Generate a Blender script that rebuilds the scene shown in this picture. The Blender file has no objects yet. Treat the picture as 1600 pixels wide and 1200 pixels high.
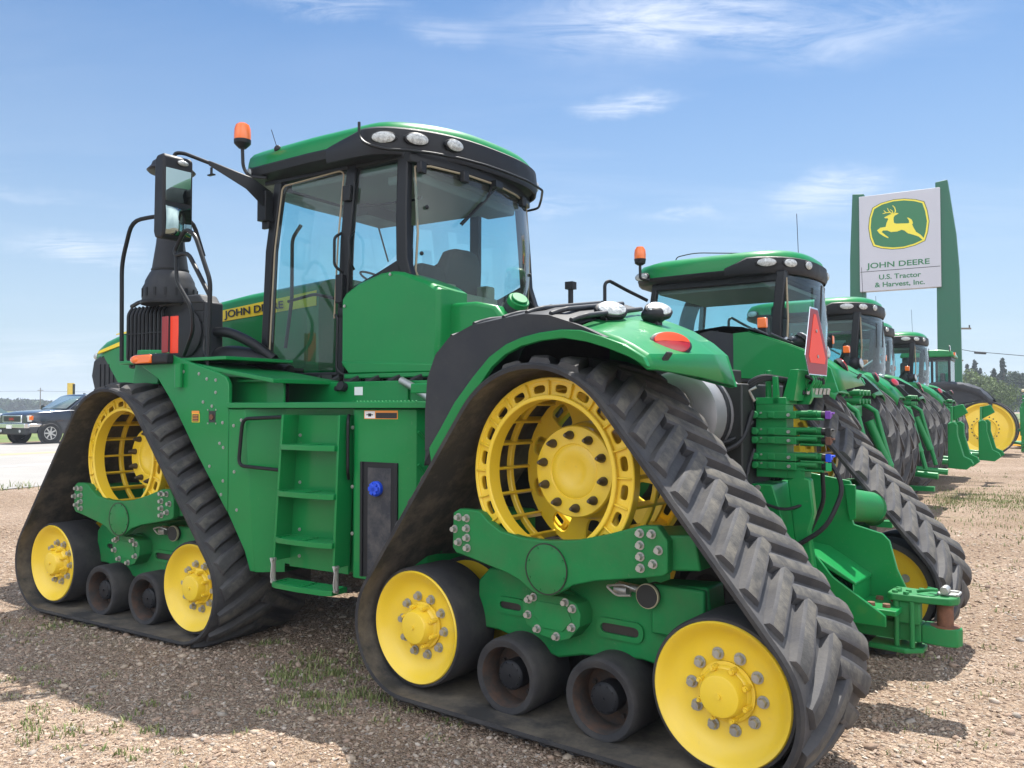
import bpy, bmesh, math, random
import numpy as np
from mathutils import Matrix, Vector
random.seed(5); RNG=np.random.default_rng(7)
R=math.radians; PI=math.pi
scene=bpy.context.scene; COL=scene.collection
# ---------------------------------------------------------------- camera
cam=bpy.data.cameras.new('camera'); cam.sensor_width=36; cam.lens=29.35; cam.clip_end=5000; cam.clip_start=.05
camo=bpy.data.objects.new('camera',cam); COL.objects.link(camo); scene.camera=camo
camo.location=(0,0,1.64); camo.rotation_euler=(R(90+1.636),0,0)
# ---------------------------------------------------------------- light
SUN_EL=64.; SUN_AZ_VEC=(.42,.91)      # horizontal direction towards the sun
az=math.atan2(SUN_AZ_VEC[0],SUN_AZ_VEC[1])
world=bpy.data.worlds.new("World"); scene.world=world; world.use_nodes=True
wn=world.node_tree.nodes; wl=world.node_tree.links; wn.clear()
def N(nt,t,**k):
    n=nt.nodes.new(t)
    for a,b in k.items():
        if a.startswith('i_'):
            key=a[2:]; key=int(key) if key.isdigit() else key.replace('_',' ')
            n.inputs[key].default_value=b
        else: setattr(n,a,b)
    return n
def ramp(nt,fac,stops,interp='LINEAR'):
    n=nt.nodes.new('ShaderNodeValToRGB'); n.color_ramp.interpolation=interp
    e=n.color_ramp.elements
    while len(e)<len(stops): e.new(.5)
    for i,(p,c) in enumerate(stops):
        e[i].position=p; e[i].color=tuple(c)+((1,) if len(c)==3 else ())
    if fac is not None: nt.links.new(fac,n.inputs[0])
    return n
nt=world.node_tree
sky=N(nt,'ShaderNodeTexSky',sky_type='NISHITA',sun_disc=False); sky.sun_elevation=R(SUN_EL); sky.sun_rotation=az
sky.air_density=1.15; sky.dust_density=.4; sky.ozone_density=4.0; sky.altitude=300
tc=N(nt,'ShaderNodeTexCoord'); sep=N(nt,'ShaderNodeSeparateXYZ'); nt.links.new(tc.outputs['Generated'],sep.inputs[0])
# project directions on a high flat layer so that cirrus shrinks towards the horizon
zc=N(nt,'ShaderNodeMath',operation='MAXIMUM',i_1=.03); nt.links.new(sep.outputs['Z'],zc.inputs[0])
za=N(nt,'ShaderNodeMath',operation='ADD',i_1=.06); nt.links.new(zc.outputs[0],za.inputs[0])
dx=N(nt,'ShaderNodeMath',operation='DIVIDE'); nt.links.new(sep.outputs['X'],dx.inputs[0]); nt.links.new(za.outputs[0],dx.inputs[1])
dy=N(nt,'ShaderNodeMath',operation='DIVIDE'); nt.links.new(sep.outputs['Y'],dy.inputs[0]); nt.links.new(za.outputs[0],dy.inputs[1])
cmb=N(nt,'ShaderNodeCombineXYZ'); nt.links.new(dx.outputs[0],cmb.inputs[0]); nt.links.new(dy.outputs[0],cmb.inputs[1])
st=N(nt,'ShaderNodeMix',data_type='RGBA',blend_type='MULTIPLY'); st.inputs['Factor'].default_value=1; st.inputs['B'].default_value=(.69,.895,1.03,1); nt.links.new(sky.outputs[0],st.inputs['A'])
mp=N(nt,'ShaderNodeMapping'); mp.inputs['Rotation'].default_value=(0,0,R(18)); mp.inputs['Scale'].default_value=(.55,1.5,1); mp.inputs['Location'].default_value=(3.1,.4,0)
nt.links.new(cmb.outputs[0],mp.inputs[0])
n1=N(nt,'ShaderNodeTexNoise',i_Scale=.9,i_Detail=9.,i_Roughness=.62,i_Distortion=.5); nt.links.new(mp.outputs[0],n1.inputs['Vector'])
n2=N(nt,'ShaderNodeTexNoise',i_Scale=.33,i_Detail=3.,i_Roughness=.5); nt.links.new(cmb.outputs[0],n2.inputs['Vector'])
c1=ramp(nt,n1.outputs[0],[(.46,(0,0,0)),(.74,(1,1,1))]); c2=ramp(nt,n2.outputs[0],[(.40,(0,0,0)),(.60,(1,1,1))])
cm=N(nt,'ShaderNodeMath',operation='MULTIPLY'); nt.links.new(c1.outputs[0],cm.inputs[0]); nt.links.new(c2.outputs[0],cm.inputs[1])
cs0=N(nt,'ShaderNodeMath',operation='MULTIPLY',i_1=.22); nt.links.new(cm.outputs[0],cs0.inputs[0])
n4=N(nt,'ShaderNodeTexNoise',i_Scale=4.2,i_Detail=10.,i_Roughness=.68,i_Distortion=1.4); nt.links.new(mp.outputs[0],n4.inputs['Vector']); r4=ramp(nt,n4.outputs[0],[(.36,(.0,.0,.0)),(.72,(.9,.9,.9))])
wn_=N(nt,'ShaderNodeTexNoise',i_Scale=9.,i_Detail=6.,i_Roughness=.6); nt.links.new(tc.outputs['Generated'],wn_.inputs['Vector']); wv0=N(nt,'ShaderNodeVectorMath',operation='SUBTRACT'); nt.links.new(wn_.outputs['Color'],wv0.inputs[0]); wv0.inputs[1].default_value=(.5,.5,.5); wv=N(nt,'ShaderNodeVectorMath',operation='MULTIPLY'); nt.links.new(wv0.outputs[0],wv.inputs[0]); wv.inputs[1].default_value=(.16,.16,.055)
acc=None
for (px,py,wx,wy,am) in ((1040,25,330,75,1.),(1330,40,300,60,.45),(985,158,130,22,.8),(1300,300,95,36,.75),(135,388,120,34,.75),(510,2,170,34,.9),(700,48,110,30,.45),(880,322,90,22,.5),(1060,332,110,16,.5),(90,565,110,26,.55),(60,300,120,20,.25)):
    dd=Vector(((px-800)/1304,1,(637.3-py)/1304)); L_=dd.length; dd=dd/L_
    sb=N(nt,'ShaderNodeVectorMath',operation='SUBTRACT'); nt.links.new(tc.outputs['Generated'],sb.inputs[0]); sb.inputs[1].default_value=dd
    ml=N(nt,'ShaderNodeVectorMath',operation='MULTIPLY'); ad0=N(nt,'ShaderNodeVectorMath',operation='ADD'); nt.links.new(sb.outputs[0],ad0.inputs[0]); nt.links.new(wv.outputs[0],ad0.inputs[1]); nt.links.new(ad0.outputs[0],ml.inputs[0]); ml.inputs[1].default_value=(1304*L_/wx,1304*L_/wx,1304*L_/wy)
    ln=N(nt,'ShaderNodeVectorMath',operation='LENGTH'); nt.links.new(ml.outputs[0],ln.inputs[0])
    mr=nt.nodes.new('ShaderNodeMapRange'); mr.interpolation_type='SMOOTHSTEP'; mr.inputs['From Min'].default_value=1.; mr.inputs['From Max'].default_value=.1; mr.inputs['To Max'].default_value=am; nt.links.new(ln.outputs['Value'],mr.inputs['Value'])
    if acc is None: acc=mr.outputs[0]
    else: ad_=N(nt,'ShaderNodeMath',operation='ADD'); nt.links.new(acc,ad_.inputs[0]); nt.links.new(mr.outputs[0],ad_.inputs[1]); acc=ad_.outputs[0]
pm=N(nt,'ShaderNodeMath',operation='MULTIPLY'); nt.links.new(acc,pm.inputs[0]); nt.links.new(r4.outputs[0],pm.inputs[1])
cs=N(nt,'ShaderNodeMath',operation='ADD',use_clamp=True); nt.links.new(pm.outputs[0],cs.inputs[0]); nt.links.new(cs0.outputs[0],cs.inputs[1])
hz=ramp(nt,sep.outputs['Z'],[(0.0,(.9,.9,.9)),(.10,(.66,.66,.66)),(.25,(.30,.30,.30)),(.45,(.02,.02,.02))])
hm=N(nt,'ShaderNodeMix',data_type='RGBA'); hm.inputs['B'].default_value=(5.2,6.2,7.3,1)
nt.links.new(hz.outputs[0],hm.inputs['Factor']); nt.links.new(st.outputs['Result'],hm.inputs['A'])
mix=N(nt,'ShaderNodeMix',data_type='RGBA'); mix.inputs['B'].default_value=(8.3,8.8,9.8,1)
nt.links.new(cs.outputs[0],mix.inputs['Factor']); nt.links.new(hm.outputs['Result'],mix.inputs['A'])
# invented cloud bank overhead and behind the viewer, unseen, added to light shaded sides
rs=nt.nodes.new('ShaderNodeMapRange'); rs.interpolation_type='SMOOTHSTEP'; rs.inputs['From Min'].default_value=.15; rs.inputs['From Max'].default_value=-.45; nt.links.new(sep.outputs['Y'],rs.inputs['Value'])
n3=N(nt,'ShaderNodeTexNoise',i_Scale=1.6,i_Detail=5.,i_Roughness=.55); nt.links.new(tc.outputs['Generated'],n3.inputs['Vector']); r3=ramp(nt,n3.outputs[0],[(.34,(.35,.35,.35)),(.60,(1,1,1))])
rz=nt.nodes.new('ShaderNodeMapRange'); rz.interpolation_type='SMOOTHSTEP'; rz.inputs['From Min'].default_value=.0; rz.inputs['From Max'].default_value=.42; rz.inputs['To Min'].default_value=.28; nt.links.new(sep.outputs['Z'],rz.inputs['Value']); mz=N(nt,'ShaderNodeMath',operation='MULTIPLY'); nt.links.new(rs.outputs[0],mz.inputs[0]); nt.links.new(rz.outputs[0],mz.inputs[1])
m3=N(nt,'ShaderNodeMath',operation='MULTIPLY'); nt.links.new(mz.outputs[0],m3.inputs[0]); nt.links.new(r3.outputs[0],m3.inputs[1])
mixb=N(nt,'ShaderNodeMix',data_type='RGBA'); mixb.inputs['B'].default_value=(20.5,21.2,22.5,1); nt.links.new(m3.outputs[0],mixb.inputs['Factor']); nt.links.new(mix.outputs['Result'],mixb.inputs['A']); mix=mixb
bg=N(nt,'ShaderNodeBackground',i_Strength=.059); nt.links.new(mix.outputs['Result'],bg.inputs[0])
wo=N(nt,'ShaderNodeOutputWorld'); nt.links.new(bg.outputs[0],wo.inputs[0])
sl=bpy.data.lights.new('sun','SUN'); sl.energy=4.4; sl.angle=R(.55); sl.color=(1,.955,.88)
so=bpy.data.objects.new('sun',sl); COL.objects.link(so)
sd=Vector((math.sin(az)*math.cos(R(SUN_EL)),math.cos(az)*math.cos(R(SUN_EL)),math.sin(R(SUN_EL))))
so.rotation_euler=(-sd).to_track_quat('-Z','Y').to_euler()
vs=scene.view_settings; vs.view_transform='Standard'; vs.look='None'; vs.exposure=1.10; vs.gamma=1
scene.cycles.max_bounces=8; scene.cycles.transparent_max_bounces=16
# ---------------------------------------------------------------- materials
MATS={}
def mat(name,col,rough=.5,metal=0,coat=0,noise=0,nscale=6,bump=0,bscale=40,dirt=None,dirtamt=0,dirtscale=3,spec=.5,emit=None,object_space=True,trans=None,speck=0):
    m=bpy.data.materials.new(name); m.use_nodes=True; t=m.node_tree; b=t.nodes['Principled BSDF']
    b.inputs['Base Color'].default_value=tuple(col)+(1,); b.inputs['Roughness'].default_value=rough; b.inputs['Metallic'].default_value=metal
    b.inputs['Coat Weight'].default_value=coat; b.inputs['Coat Roughness'].default_value=.06; b.inputs['Specular IOR Level'].default_value=spec
    if noise or bump or dirt:
        tcn=N(t,'ShaderNodeTexCoord'); src=tcn.outputs['Object']
    last=None
    if noise:
        n=N(t,'ShaderNodeTexNoise',i_Scale=float(nscale),i_Detail=6.,i_Roughness=.6); t.links.new(src,n.inputs['Vector'])
        c=ramp(t,n.outputs[0],[(.3,[x*(1-noise) for x in col]),(.7,[min(1,x*(1+noise)) for x in col])]); last=c.outputs[0]
        rr=ramp(t,n.outputs[0],[(.3,(max(0,rough-.06),)*3),(.7,(min(1,rough+.10),)*3)]); t.links.new(rr.outputs[0],b.inputs['Roughness'])
    if dirt:
        n=N(t,'ShaderNodeTexNoise',i_Scale=float(dirtscale),i_Detail=8.,i_Roughness=.7); t.links.new(src,n.inputs['Vector'])
        c=ramp(t,n.outputs[0],[(.42,(0,0,0)),(.72,(dirtamt,)*3)])
        mx=N(t,'ShaderNodeMix',data_type='RGBA'); mx.inputs['A'].default_value=tuple(col)+(1,); mx.inputs['B'].default_value=tuple(dirt)+(1,)
        if last: t.links.new(last,mx.inputs['A'])
        t.links.new(c.outputs[0],mx.inputs['Factor']); last=mx.outputs['Result']
    if speck:
        n=N(t,'ShaderNodeTexNoise',i_Scale=38.,i_Detail=6.,i_Roughness=.75); t.links.new(src,n.inputs['Vector']); n_=N(t,'ShaderNodeTexNoise',i_Scale=3.1,i_Detail=3.); t.links.new(src,n_.inputs['Vector'])
        c=ramp(t,n.outputs[0],[(.60,(0,0,0)),(.70,(speck,)*3)]); c_=ramp(t,n_.outputs[0],[(.42,(.1,.1,.1)),(.65,(1,1,1))]); mu=N(t,'ShaderNodeMath',operation='MULTIPLY'); t.links.new(c.outputs[0],mu.inputs[0]); t.links.new(c_.outputs[0],mu.inputs[1])
        mx=N(t,'ShaderNodeMix',data_type='RGBA'); mx.inputs['B'].default_value=(.26,.24,.17,1); t.links.new(mu.outputs[0],mx.inputs['Factor'])
        if last: t.links.new(last,mx.inputs['A'])
        else: mx.inputs['A'].default_value=tuple(col)+(1,)
        last=mx.outputs['Result']
    if last: t.links.new(last,b.inputs['Base Color'])
    if bump:
        n=N(t,'ShaderNodeTexNoise',i_Scale=float(bscale),i_Detail=5.); t.links.new(src,n.inputs['Vector'])
        bp=N(t,'ShaderNodeBump',i_Strength=bump,i_Distance=.01); t.links.new(n.outputs[0],bp.inputs['Height']); t.links.new(bp.outputs[0],b.inputs['Normal'])
    if emit: b.inputs['Emission Color'].default_value=tuple(emit)+(1,); b.inputs['Emission Strength'].default_value=1
    if trans: b.inputs['Transmission Weight'].default_value=trans
    MATS[name]=m; return m
def glass(name,tint,refl=.9):
    m=bpy.data.materials.new(name); m.use_nodes=True; t=m.node_tree; t.nodes.clear()
    tr=N(t,'ShaderNodeBsdfTransparent'); tr.inputs[0].default_value=tuple(tint)+(1,)
    gl=N(t,'ShaderNodeBsdfGlossy',i_Roughness=.02); gl.inputs[0].default_value=(1,1,1,1)
    fr=N(t,'ShaderNodeFresnel',i_IOR=1.5); mu=N(t,'ShaderNodeMath',operation='MULTIPLY',i_1=refl); t.links.new(fr.outputs[0],mu.inputs[0])
    mx=N(t,'ShaderNodeMixShader'); t.links.new(mu.outputs[0],mx.inputs[0]); t.links.new(tr.outputs[0],mx.inputs[1]); t.links.new(gl.outputs[0],mx.inputs[2])
    # thin film of dust on the pane
    df=N(t,'ShaderNodeBsdfDiffuse'); df.inputs[0].default_value=(.45,.48,.42,1)
    tcn=N(t,'ShaderNodeTexCoord'); n=N(t,'ShaderNodeTexNoise',i_Scale=2.2,i_Detail=5.); t.links.new(tcn.outputs['Object'],n.inputs['Vector'])
    dr=ramp(t,n.outputs[0],[(.35,(.015,)*3),(.75,(.09,)*3)])
    m2=N(t,'ShaderNodeMixShader'); t.links.new(dr.outputs[0],m2.inputs[0]); t.links.new(mx.outputs[0],m2.inputs[1]); t.links.new(df.outputs[0],m2.inputs[2])
    o=N(t,'ShaderNodeOutputMaterial'); t.links.new(m2.outputs[0],o.inputs[0]); MATS[name]=m; return m
GREEN=mat('green_paint',(.004,.195,.047),.38,spec=.22,coat=.28,noise=.06,nscale=2.5,dirt=(.07,.20,.07),dirtamt=.10,dirtscale=2.2,speck=.22)
GREEND=mat('green_cast',(.007,.18,.047),.5,spec=.25,coat=.05,noise=.12,nscale=5,bump=.06,bscale=60,dirt=(.10,.12,.06),dirtamt=.3,dirtscale=4,speck=.30)
YEL=mat('yellow_paint',(.86,.60,.030),.38,coat=.3,noise=.05,nscale=3,dirt=(.55,.40,.12),dirtamt=.3,dirtscale=3,speck=.28)
RUB=mat('black_rubber',(.030,.030,.033),.75,noise=.2,nscale=8,bump=.12,bscale=90,dirt=(.11,.10,.085),dirtamt=.45,dirtscale=3,spec=.3)
LUG=mat('worn_rubber',(.066,.065,.064),.85,noise=.25,nscale=14,bump=.25,bscale=70,dirt=(.19,.17,.135),dirtamt=.6,dirtscale=7,spec=.25)
TREAD=mat('tread_rubber',(.050,.050,.055),.7,noise=.25,nscale=6,bump=.12,bscale=80,dirt=(.13,.12,.105),dirtamt=.5,dirtscale=5,spec=.35)
BELTIN=mat('belt_inside_rubber',(.035,.034,.033),.8,noise=.2,nscale=9,dirt=(.20,.165,.12),dirtamt=1.,dirtscale=2.2,bump=.15,bscale=60)
PLAS=mat('black_plastic',(.013,.014,.017),.5,spec=.3,noise=.12,nscale=9,bump=.03,bscale=120)
PLASG=mat('grey_black_plastic',(.024,.027,.034),.55,spec=.3,noise=.12,nscale=4,bump=.05,bscale=160,dirt=(.07,.07,.065),dirtamt=.3,dirtscale=3,speck=.15)
BLK=mat('black_metal',(.008,.009,.011),.42,spec=.3)
DARK=mat('dark_machinery',(.012,.014,.014),.6,noise=.3,nscale=12)
STEEL=mat('zinc_bolt',(.42,.42,.40),.42,metal=.75,noise=.15,nscale=60)
SILV=mat('silver_tank',(.30,.30,.31),.5,metal=.6,noise=.1,nscale=5)
RUST=mat('rusty_steel',(.15,.065,.035),.75,noise=.35,nscale=25,bump=.2)
DRUST=mat('dusty_rim',(.030,.027,.025),.8,noise=.3,nscale=9,dirt=(.20,.075,.025),dirtamt=.45,dirtscale=6)
RED=mat('red_lens',(.42,.008,.008),.15,coat=.6); ORG=mat('orange_lens',(.85,.16,.006),.2,coat=.6)
REDG=mat('red_reflective',(.26,.012,.014),.4); ORF=mat('fluorescent_orange',(.80,.050,.012),.45)
LENS=mat('clear_lens',(.42,.44,.44),.2,coat=.8,noise=.45,nscale=45,bump=.8,bscale=60)
WHITE=mat('white_paint',(.78,.78,.76),.4); SILP=mat('chrome',(.75,.76,.78),.15,metal=1)
STUD=mat('dark_stud',(.10,.085,.07),.45,metal=.5,noise=.3,nscale=30)
SEAL=mat('beige_seal',(.30,.25,.17),.6); LINER=mat('headliner',(.30,.30,.25),.9); SEATM=mat('seat_fabric',(.035,.035,.038),.85,bump=.1,bscale=200)
BEIGE=mat('beige_plastic',(.40,.36,.24),.6)
BLUE=mat('blue_plastic',(.01,.07,.65),.4); PURP=mat('purple_plastic',(.16,.04,.33),.45); BRN=mat('brown_plastic',(.12,.05,.03),.6); GRNP=mat('bright_green_plastic',(.01,.36,.12),.45)
DECY=mat('decal_yellow',(.85,.62,.02),.4); DECW=mat('decal_white',(.75,.75,.75),.4); DECO=mat('decal_orange',(.80,.28,.04),.4); DECB=mat('decal_black',(.015,.015,.015),.4)
GLASS=glass('cab_glass',(.61,.865,.90),1.0); GLASSD=glass('dark_glass',(.40,.52,.52),.9); MIRR=mat('mirror_surface',(.30,.38,.36),.02,metal=1)
# ---------------------------------------------------------------- mesh helpers
def fillet(pts,rad,k=4,closed=False):
    pts=[Vector(p) for p in pts]; out=[]; n=len(pts)
    for i,p in enumerate(pts):
        if not closed and i in (0,n-1): out.append(p); continue
        a=pts[i-1]; b=pts[(i+1)%n]; da=(a-p); db=(b-p); r=min(rad,da.length*.48,db.length*.48)
        A=p+da.normalized()*r; B=p+db.normalized()*r
        for j in range(k+1):
            t=j/k; out.append(A*(1-t)**2+p*2*t*(1-t)+B*t*t)
    return out
class MB:
    def __init__(s): s.v=[]; s.f=[]; s.m=[]
    def add(s,v,f,m=0):
        o=len(s.v); s.v+= [tuple(x) for x in v]; s.f+=[tuple(i+o for i in q) for q in f]
        s.m+= (list(m) if isinstance(m,(list,tuple)) else [m]*len(f))
    def box(s,c,d,m=0,rot=None,taper=1):
        x,y,z=[k/2 for k in d]; V=[(-x,-y,-z),(x,-y,-z),(x,y,-z),(-x,y,-z)]+[(-x*taper,-y*taper,z),(x*taper,-y*taper,z),(x*taper,y*taper,z),(-x*taper,y*taper,z)]
        M=rot if rot is not None else Matrix(); c=Vector(c); V=[c+(M@Vector(q)) for q in V]
        s.add(V,[(0,3,2,1),(4,5,6,7),(0,1,5,4),(1,2,6,5),(2,3,7,6),(3,0,4,7)],m)
    def b2(s,x0,x1,y0,y1,z0,z1,m=0): s.box(((x0+x1)/2,(y0+y1)/2,(z0+z1)/2),(abs(x1-x0),abs(y1-y0),abs(z1-z0)),m)
    def prism(s,pts,ax,a,b,m=0,mc=None):
        def P(u,v,w): return {'y':(u,w,v),'x':(w,u,v),'z':(u,v,w)}[ax]
        n=len(pts); V=[P(u,v,a) for u,v in pts]+[P(u,v,b) for u,v in pts]
        F=[tuple(range(n)),tuple(range(2*n-1,n-1,-1))]+[(i,(i+1)%n,n+(i+1)%n,n+i) for i in range(n)]
        mc=m if mc is None else mc
        s.add(V,F,[mc,mc]+[m]*n)
    def ring(s,c,ax,r,n,ph=0):
        ax=Vector(ax).normalized(); u=ax.orthogonal().normalized(); w=ax.cross(u); c=Vector(c)
        return [c+u*(r*math.cos(ph+2*PI*i/n))+w*(r*math.sin(ph+2*PI*i/n)) for i in range(n)]
    def loft(s,rings,m=0,caps=True,closed=True):
        n=len(rings[0]); V=[p for r in rings for p in r]; F=[]; ms=[]
        for k in range(len(rings)-1):
            mm=m[k] if isinstance(m,(list,tuple)) else m
            for i in range(n if closed else n-1):
                j=(i+1)%n; F.append((k*n+i,k*n+j,(k+1)*n+j,(k+1)*n+i)); ms.append(mm)
        if caps: F+=[tuple(range(n))[::-1],tuple(range((len(rings)-1)*n,len(rings)*n))]; ms+=[(m[0] if isinstance(m,(list,tuple)) else m),(m[-1] if isinstance(m,(list,tuple)) else m)]
        s.add(V,F,ms)
    def cyl(s,p0,p1,r0,r1=None,n=20,m=0,ph=0):
        r1=r0 if r1 is None else r1; ax=Vector(p1)-Vector(p0); s.loft([s.ring(p0,ax,r0,n,ph),s.ring(p1,ax,r1,n,ph)],m)
    def lathe(s,prof,o,ax,n=32,m=0,caps=True):
        ax=Vector(ax).normalized(); o=Vector(o); s.loft([s.ring(o+ax*t,ax,max(r,1e-4),n) for r,t in prof],m,caps)
    def tube(s,pts,r,n=8,m=0,fil=0):
        P=fillet(pts,fil) if fil else [Vector(p) for p in pts]; rings=[]; up=None
        for i,p in enumerate(P):
            d=(P[min(i+1,len(P)-1)]-P[max(i-1,0)])
            if d.length<1e-6: continue
            d.normalize()
            if up is None: up=d.orthogonal().normalized()
            u=(up-d*up.dot(d)); u=u.normalized() if u.length>1e-5 else d.orthogonal().normalized(); up=u; w=d.cross(u)
            rr=r[i] if isinstance(r,(list,tuple)) else r
            rings.append([p+u*(rr*math.cos(2*PI*k/n))+w*(rr*math.sin(2*PI*k/n)) for k in range(n)])
        s.loft(rings,m)
    def ell(s,c,d,n=16,k=10,m=0,rot=None):
        rings=[]; M=rot if rot is not None else Matrix()
        for i in range(k+1):
            t=PI*i/k; z=math.cos(t); r=max(math.sin(t),.01)
            rings.append([Vector(c)+(M@Vector((d[0]*r*math.cos(2*PI*j/n),d[1]*r*math.sin(2*PI*j/n),d[2]*z))) for j in range(n)])
        s.loft(rings,m)
    def build(s,name,mats,parent=None,M=None,bevel=0,seg=2,ang=35,solid=0,recalc=True):
        me=bpy.data.meshes.new(name); me.from_pydata([tuple(q) for q in s.v],[],s.f)
        mats=mats if isinstance(mats,(list,tuple)) else [mats]
        for q in mats: me.materials.append(q)
        if len(mats)>1: me.polygons.foreach_set('material_index',s.m)
        if recalc:
            bm=bmesh.new(); bm.from_mesh(me); bmesh.ops.recalc_face_normals(bm,faces=bm.faces); bm.to_mesh(me); bm.free()
        me.polygons.foreach_set('use_smooth',[True]*len(me.polygons)); me.set_sharp_from_angle(angle=R(ang)); me.update()
        o=bpy.data.objects.new(name,me); COL.objects.link(o)
        if parent: o.parent=parent
        if M is not None: o.matrix_local=M
        if solid: q=o.modifiers.new('s','SOLIDIFY'); q.thickness=solid; q.offset=0
        if bevel: q=o.modifiers.new('b','BEVEL'); q.width=bevel; q.segments=seg; q.limit_method='ANGLE'; q.angle_limit=R(40); q.harden_normals=False
        return o
def empty(name,loc,rz,label,cat,group=None):
    o=bpy.data.objects.new(name,None); COL.objects.link(o); o.location=loc; o.rotation_euler=(0,0,rz); o.empty_display_size=.2
    o['label']=label; o['category']=cat
    if group: o['group']=group
    return o
def tag(o,label,cat,group=None,kind=None):
    if kind: o['kind']=kind
    if label: o['label']=label
    if cat: o['category']=cat
    if group: o['group']=group
    return o
def inst(o,parent,M=None):
    c=o.copy(); COL.objects.link(c); c.parent=parent
    if M is not None: c.matrix_basis=M
    for ch in list(o.children): inst(ch,c,ch.matrix_basis.copy())
    return c
def text_mesh(txt,size,M,name,material,parent=None,ex=.002,sx=1,align='LEFT'):
    c=bpy.data.curves.new(name,'FONT'); c.body=txt; c.size=size; c.extrude=ex; c.align_x=align; c.offset=size*.018
    t=bpy.data.objects.new(name,c); COL.objects.link(t); bpy.context.view_layer.update()
    me=bpy.data.meshes.new_from_object(t.evaluated_get(bpy.context.evaluated_depsgraph_get())); bpy.data.objects.remove(t)
    me.materials.clear(); me.materials.append(material)
    o=bpy.data.objects.new(name,me); COL.objects.link(o)
    if parent: o.parent=parent
    o.matrix_local=M@Matrix.Diagonal((sx,1,1,1)); return o
def axes(o,x,y,z): return Matrix(((x[0],y[0],z[0],o[0]),(x[1],y[1],z[1],o[1]),(x[2],y[2],z[2],o[2]),(0,0,0,1)))
MIR=Matrix.Diagonal((1,-1,1,1))
def bolt_mesh(r=.017,h=.014,ax=(0,1,0),m=0):
    b=MB(); a=Vector(ax); b.cyl((0,0,0),a*.004,r*1.35,n=14); b.cyl(a*.004,a*h,r,r*.9,n=6); return b
# ================================================================= MAIN TRACKED TRACTOR
YR=52.24; YF=57.855
root=empty('tracked_tractor',(1.177,5.57,0),R(90+YR),'large green articulated tractor on four rubber tracks with yellow wheels, nearest the camera','tractor')
MR_w=Matrix.Translation((1.177,5.57,0))@Matrix.Rotation(R(90+YR),4,'Z')
MF_w=Matrix.Translation((-2.249,8.063,-.067))@Matrix.Rotation(R(90+YF),4,'Z')
MF=MR_w.inverted()@MF_w; MR=Matrix()
# ---- belt path
CIR=[((0,1.3),.535),((.879,.40),.365),((-.958,.40),.365)]
def beltpath():
    # clockwise seen from +y : top circle, rear idler, front idler
    order=[0,2,1]; segs=[]; pts=[]
    def tang(c1,r1,c2,r2):
        d=Vector(c2)-Vector(c1); L=d.length; a=math.atan2(d.y,d.x); b=math.acos((r1-r2)/L)
        return a-b   # outward normal angle
    angs=[]
    for i in range(3):
        c1,r1=CIR[order[i]]; c2,r2=CIR[order[(i+1)%3]]; angs.append(tang(c1,r1,c2,r2))
    for i in range(3):
        c,r=CIR[order[i]]; a0=angs[i-1]; a1=angs[i]
        while a1<a0: a1+=2*PI
        while a1-a0>2*PI: a1-=2*PI
        k=24
        for j in range(k+1):
            a=a0+(a1-a0)*j/k; pts.append((c[0]+r*math.cos(a),c[1]+r*math.sin(a)))
    return pts
BP=beltpath()
bx_=np.array(BP+[BP[0]]); seg=np.hypot(*(bx_[1:]-bx_[:-1]).T); keep=np.r_[True,seg>1e-6][:len(bx_)]; cum=np.r_[0,np.cumsum(seg)]; BL=cum[-1]
def bp(s,off=0,sag=True):
    s=s%BL; x=np.interp(s,cum,bx_[:,0]); z=np.interp(s,cum,bx_[:,1])
    e=.02; x1=np.interp((s+e)%BL,cum,bx_[:,0]); z1=np.interp((s+e)%BL,cum,bx_[:,1]); x0=np.interp((s-e)%BL,cum,bx_[:,0]); z0=np.interp((s-e)%BL,cum,bx_[:,1])
    t=np.array([x1-x0,z1-z0]); t/=np.hypot(*t); n=np.array([t[1],-t[0]])
    return np.array([x,z])+n*off, n
YO_,YI_=1.79,.885; YM=(YO_+YI_)/2; TH=.032
belt=MB(); K=150; rings=[]
for i in range(K):
    s=BL*i/K; (a,n)=bp(s,0); (b,_)=bp(s,TH); (c_,_)=bp(s,TH-.012)
    rings.append([(a[0],YI_,a[1]),(a[0],YO_,a[1]),(c_[0],YO_+.004,c_[1]),(b[0],YO_-.012,b[1]),(b[0],YI_+.012,b[1]),(c_[0],YI_-.004,c_[1])])
V=[p for r in rings for p in r]; F=[];ms=[]
for k in range(K):
    k2=(k+1)%K
    for i in range(6):
        j=(i+1)%6; F.append((k*6+i,k*6+j,k2*6+j,k2*6+i)); ms.append(2 if i==0 else (0 if i in(1,2,4,5) else 1))
belt.add(V,F,ms)
NL=42; pitch=BL/NL
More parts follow.
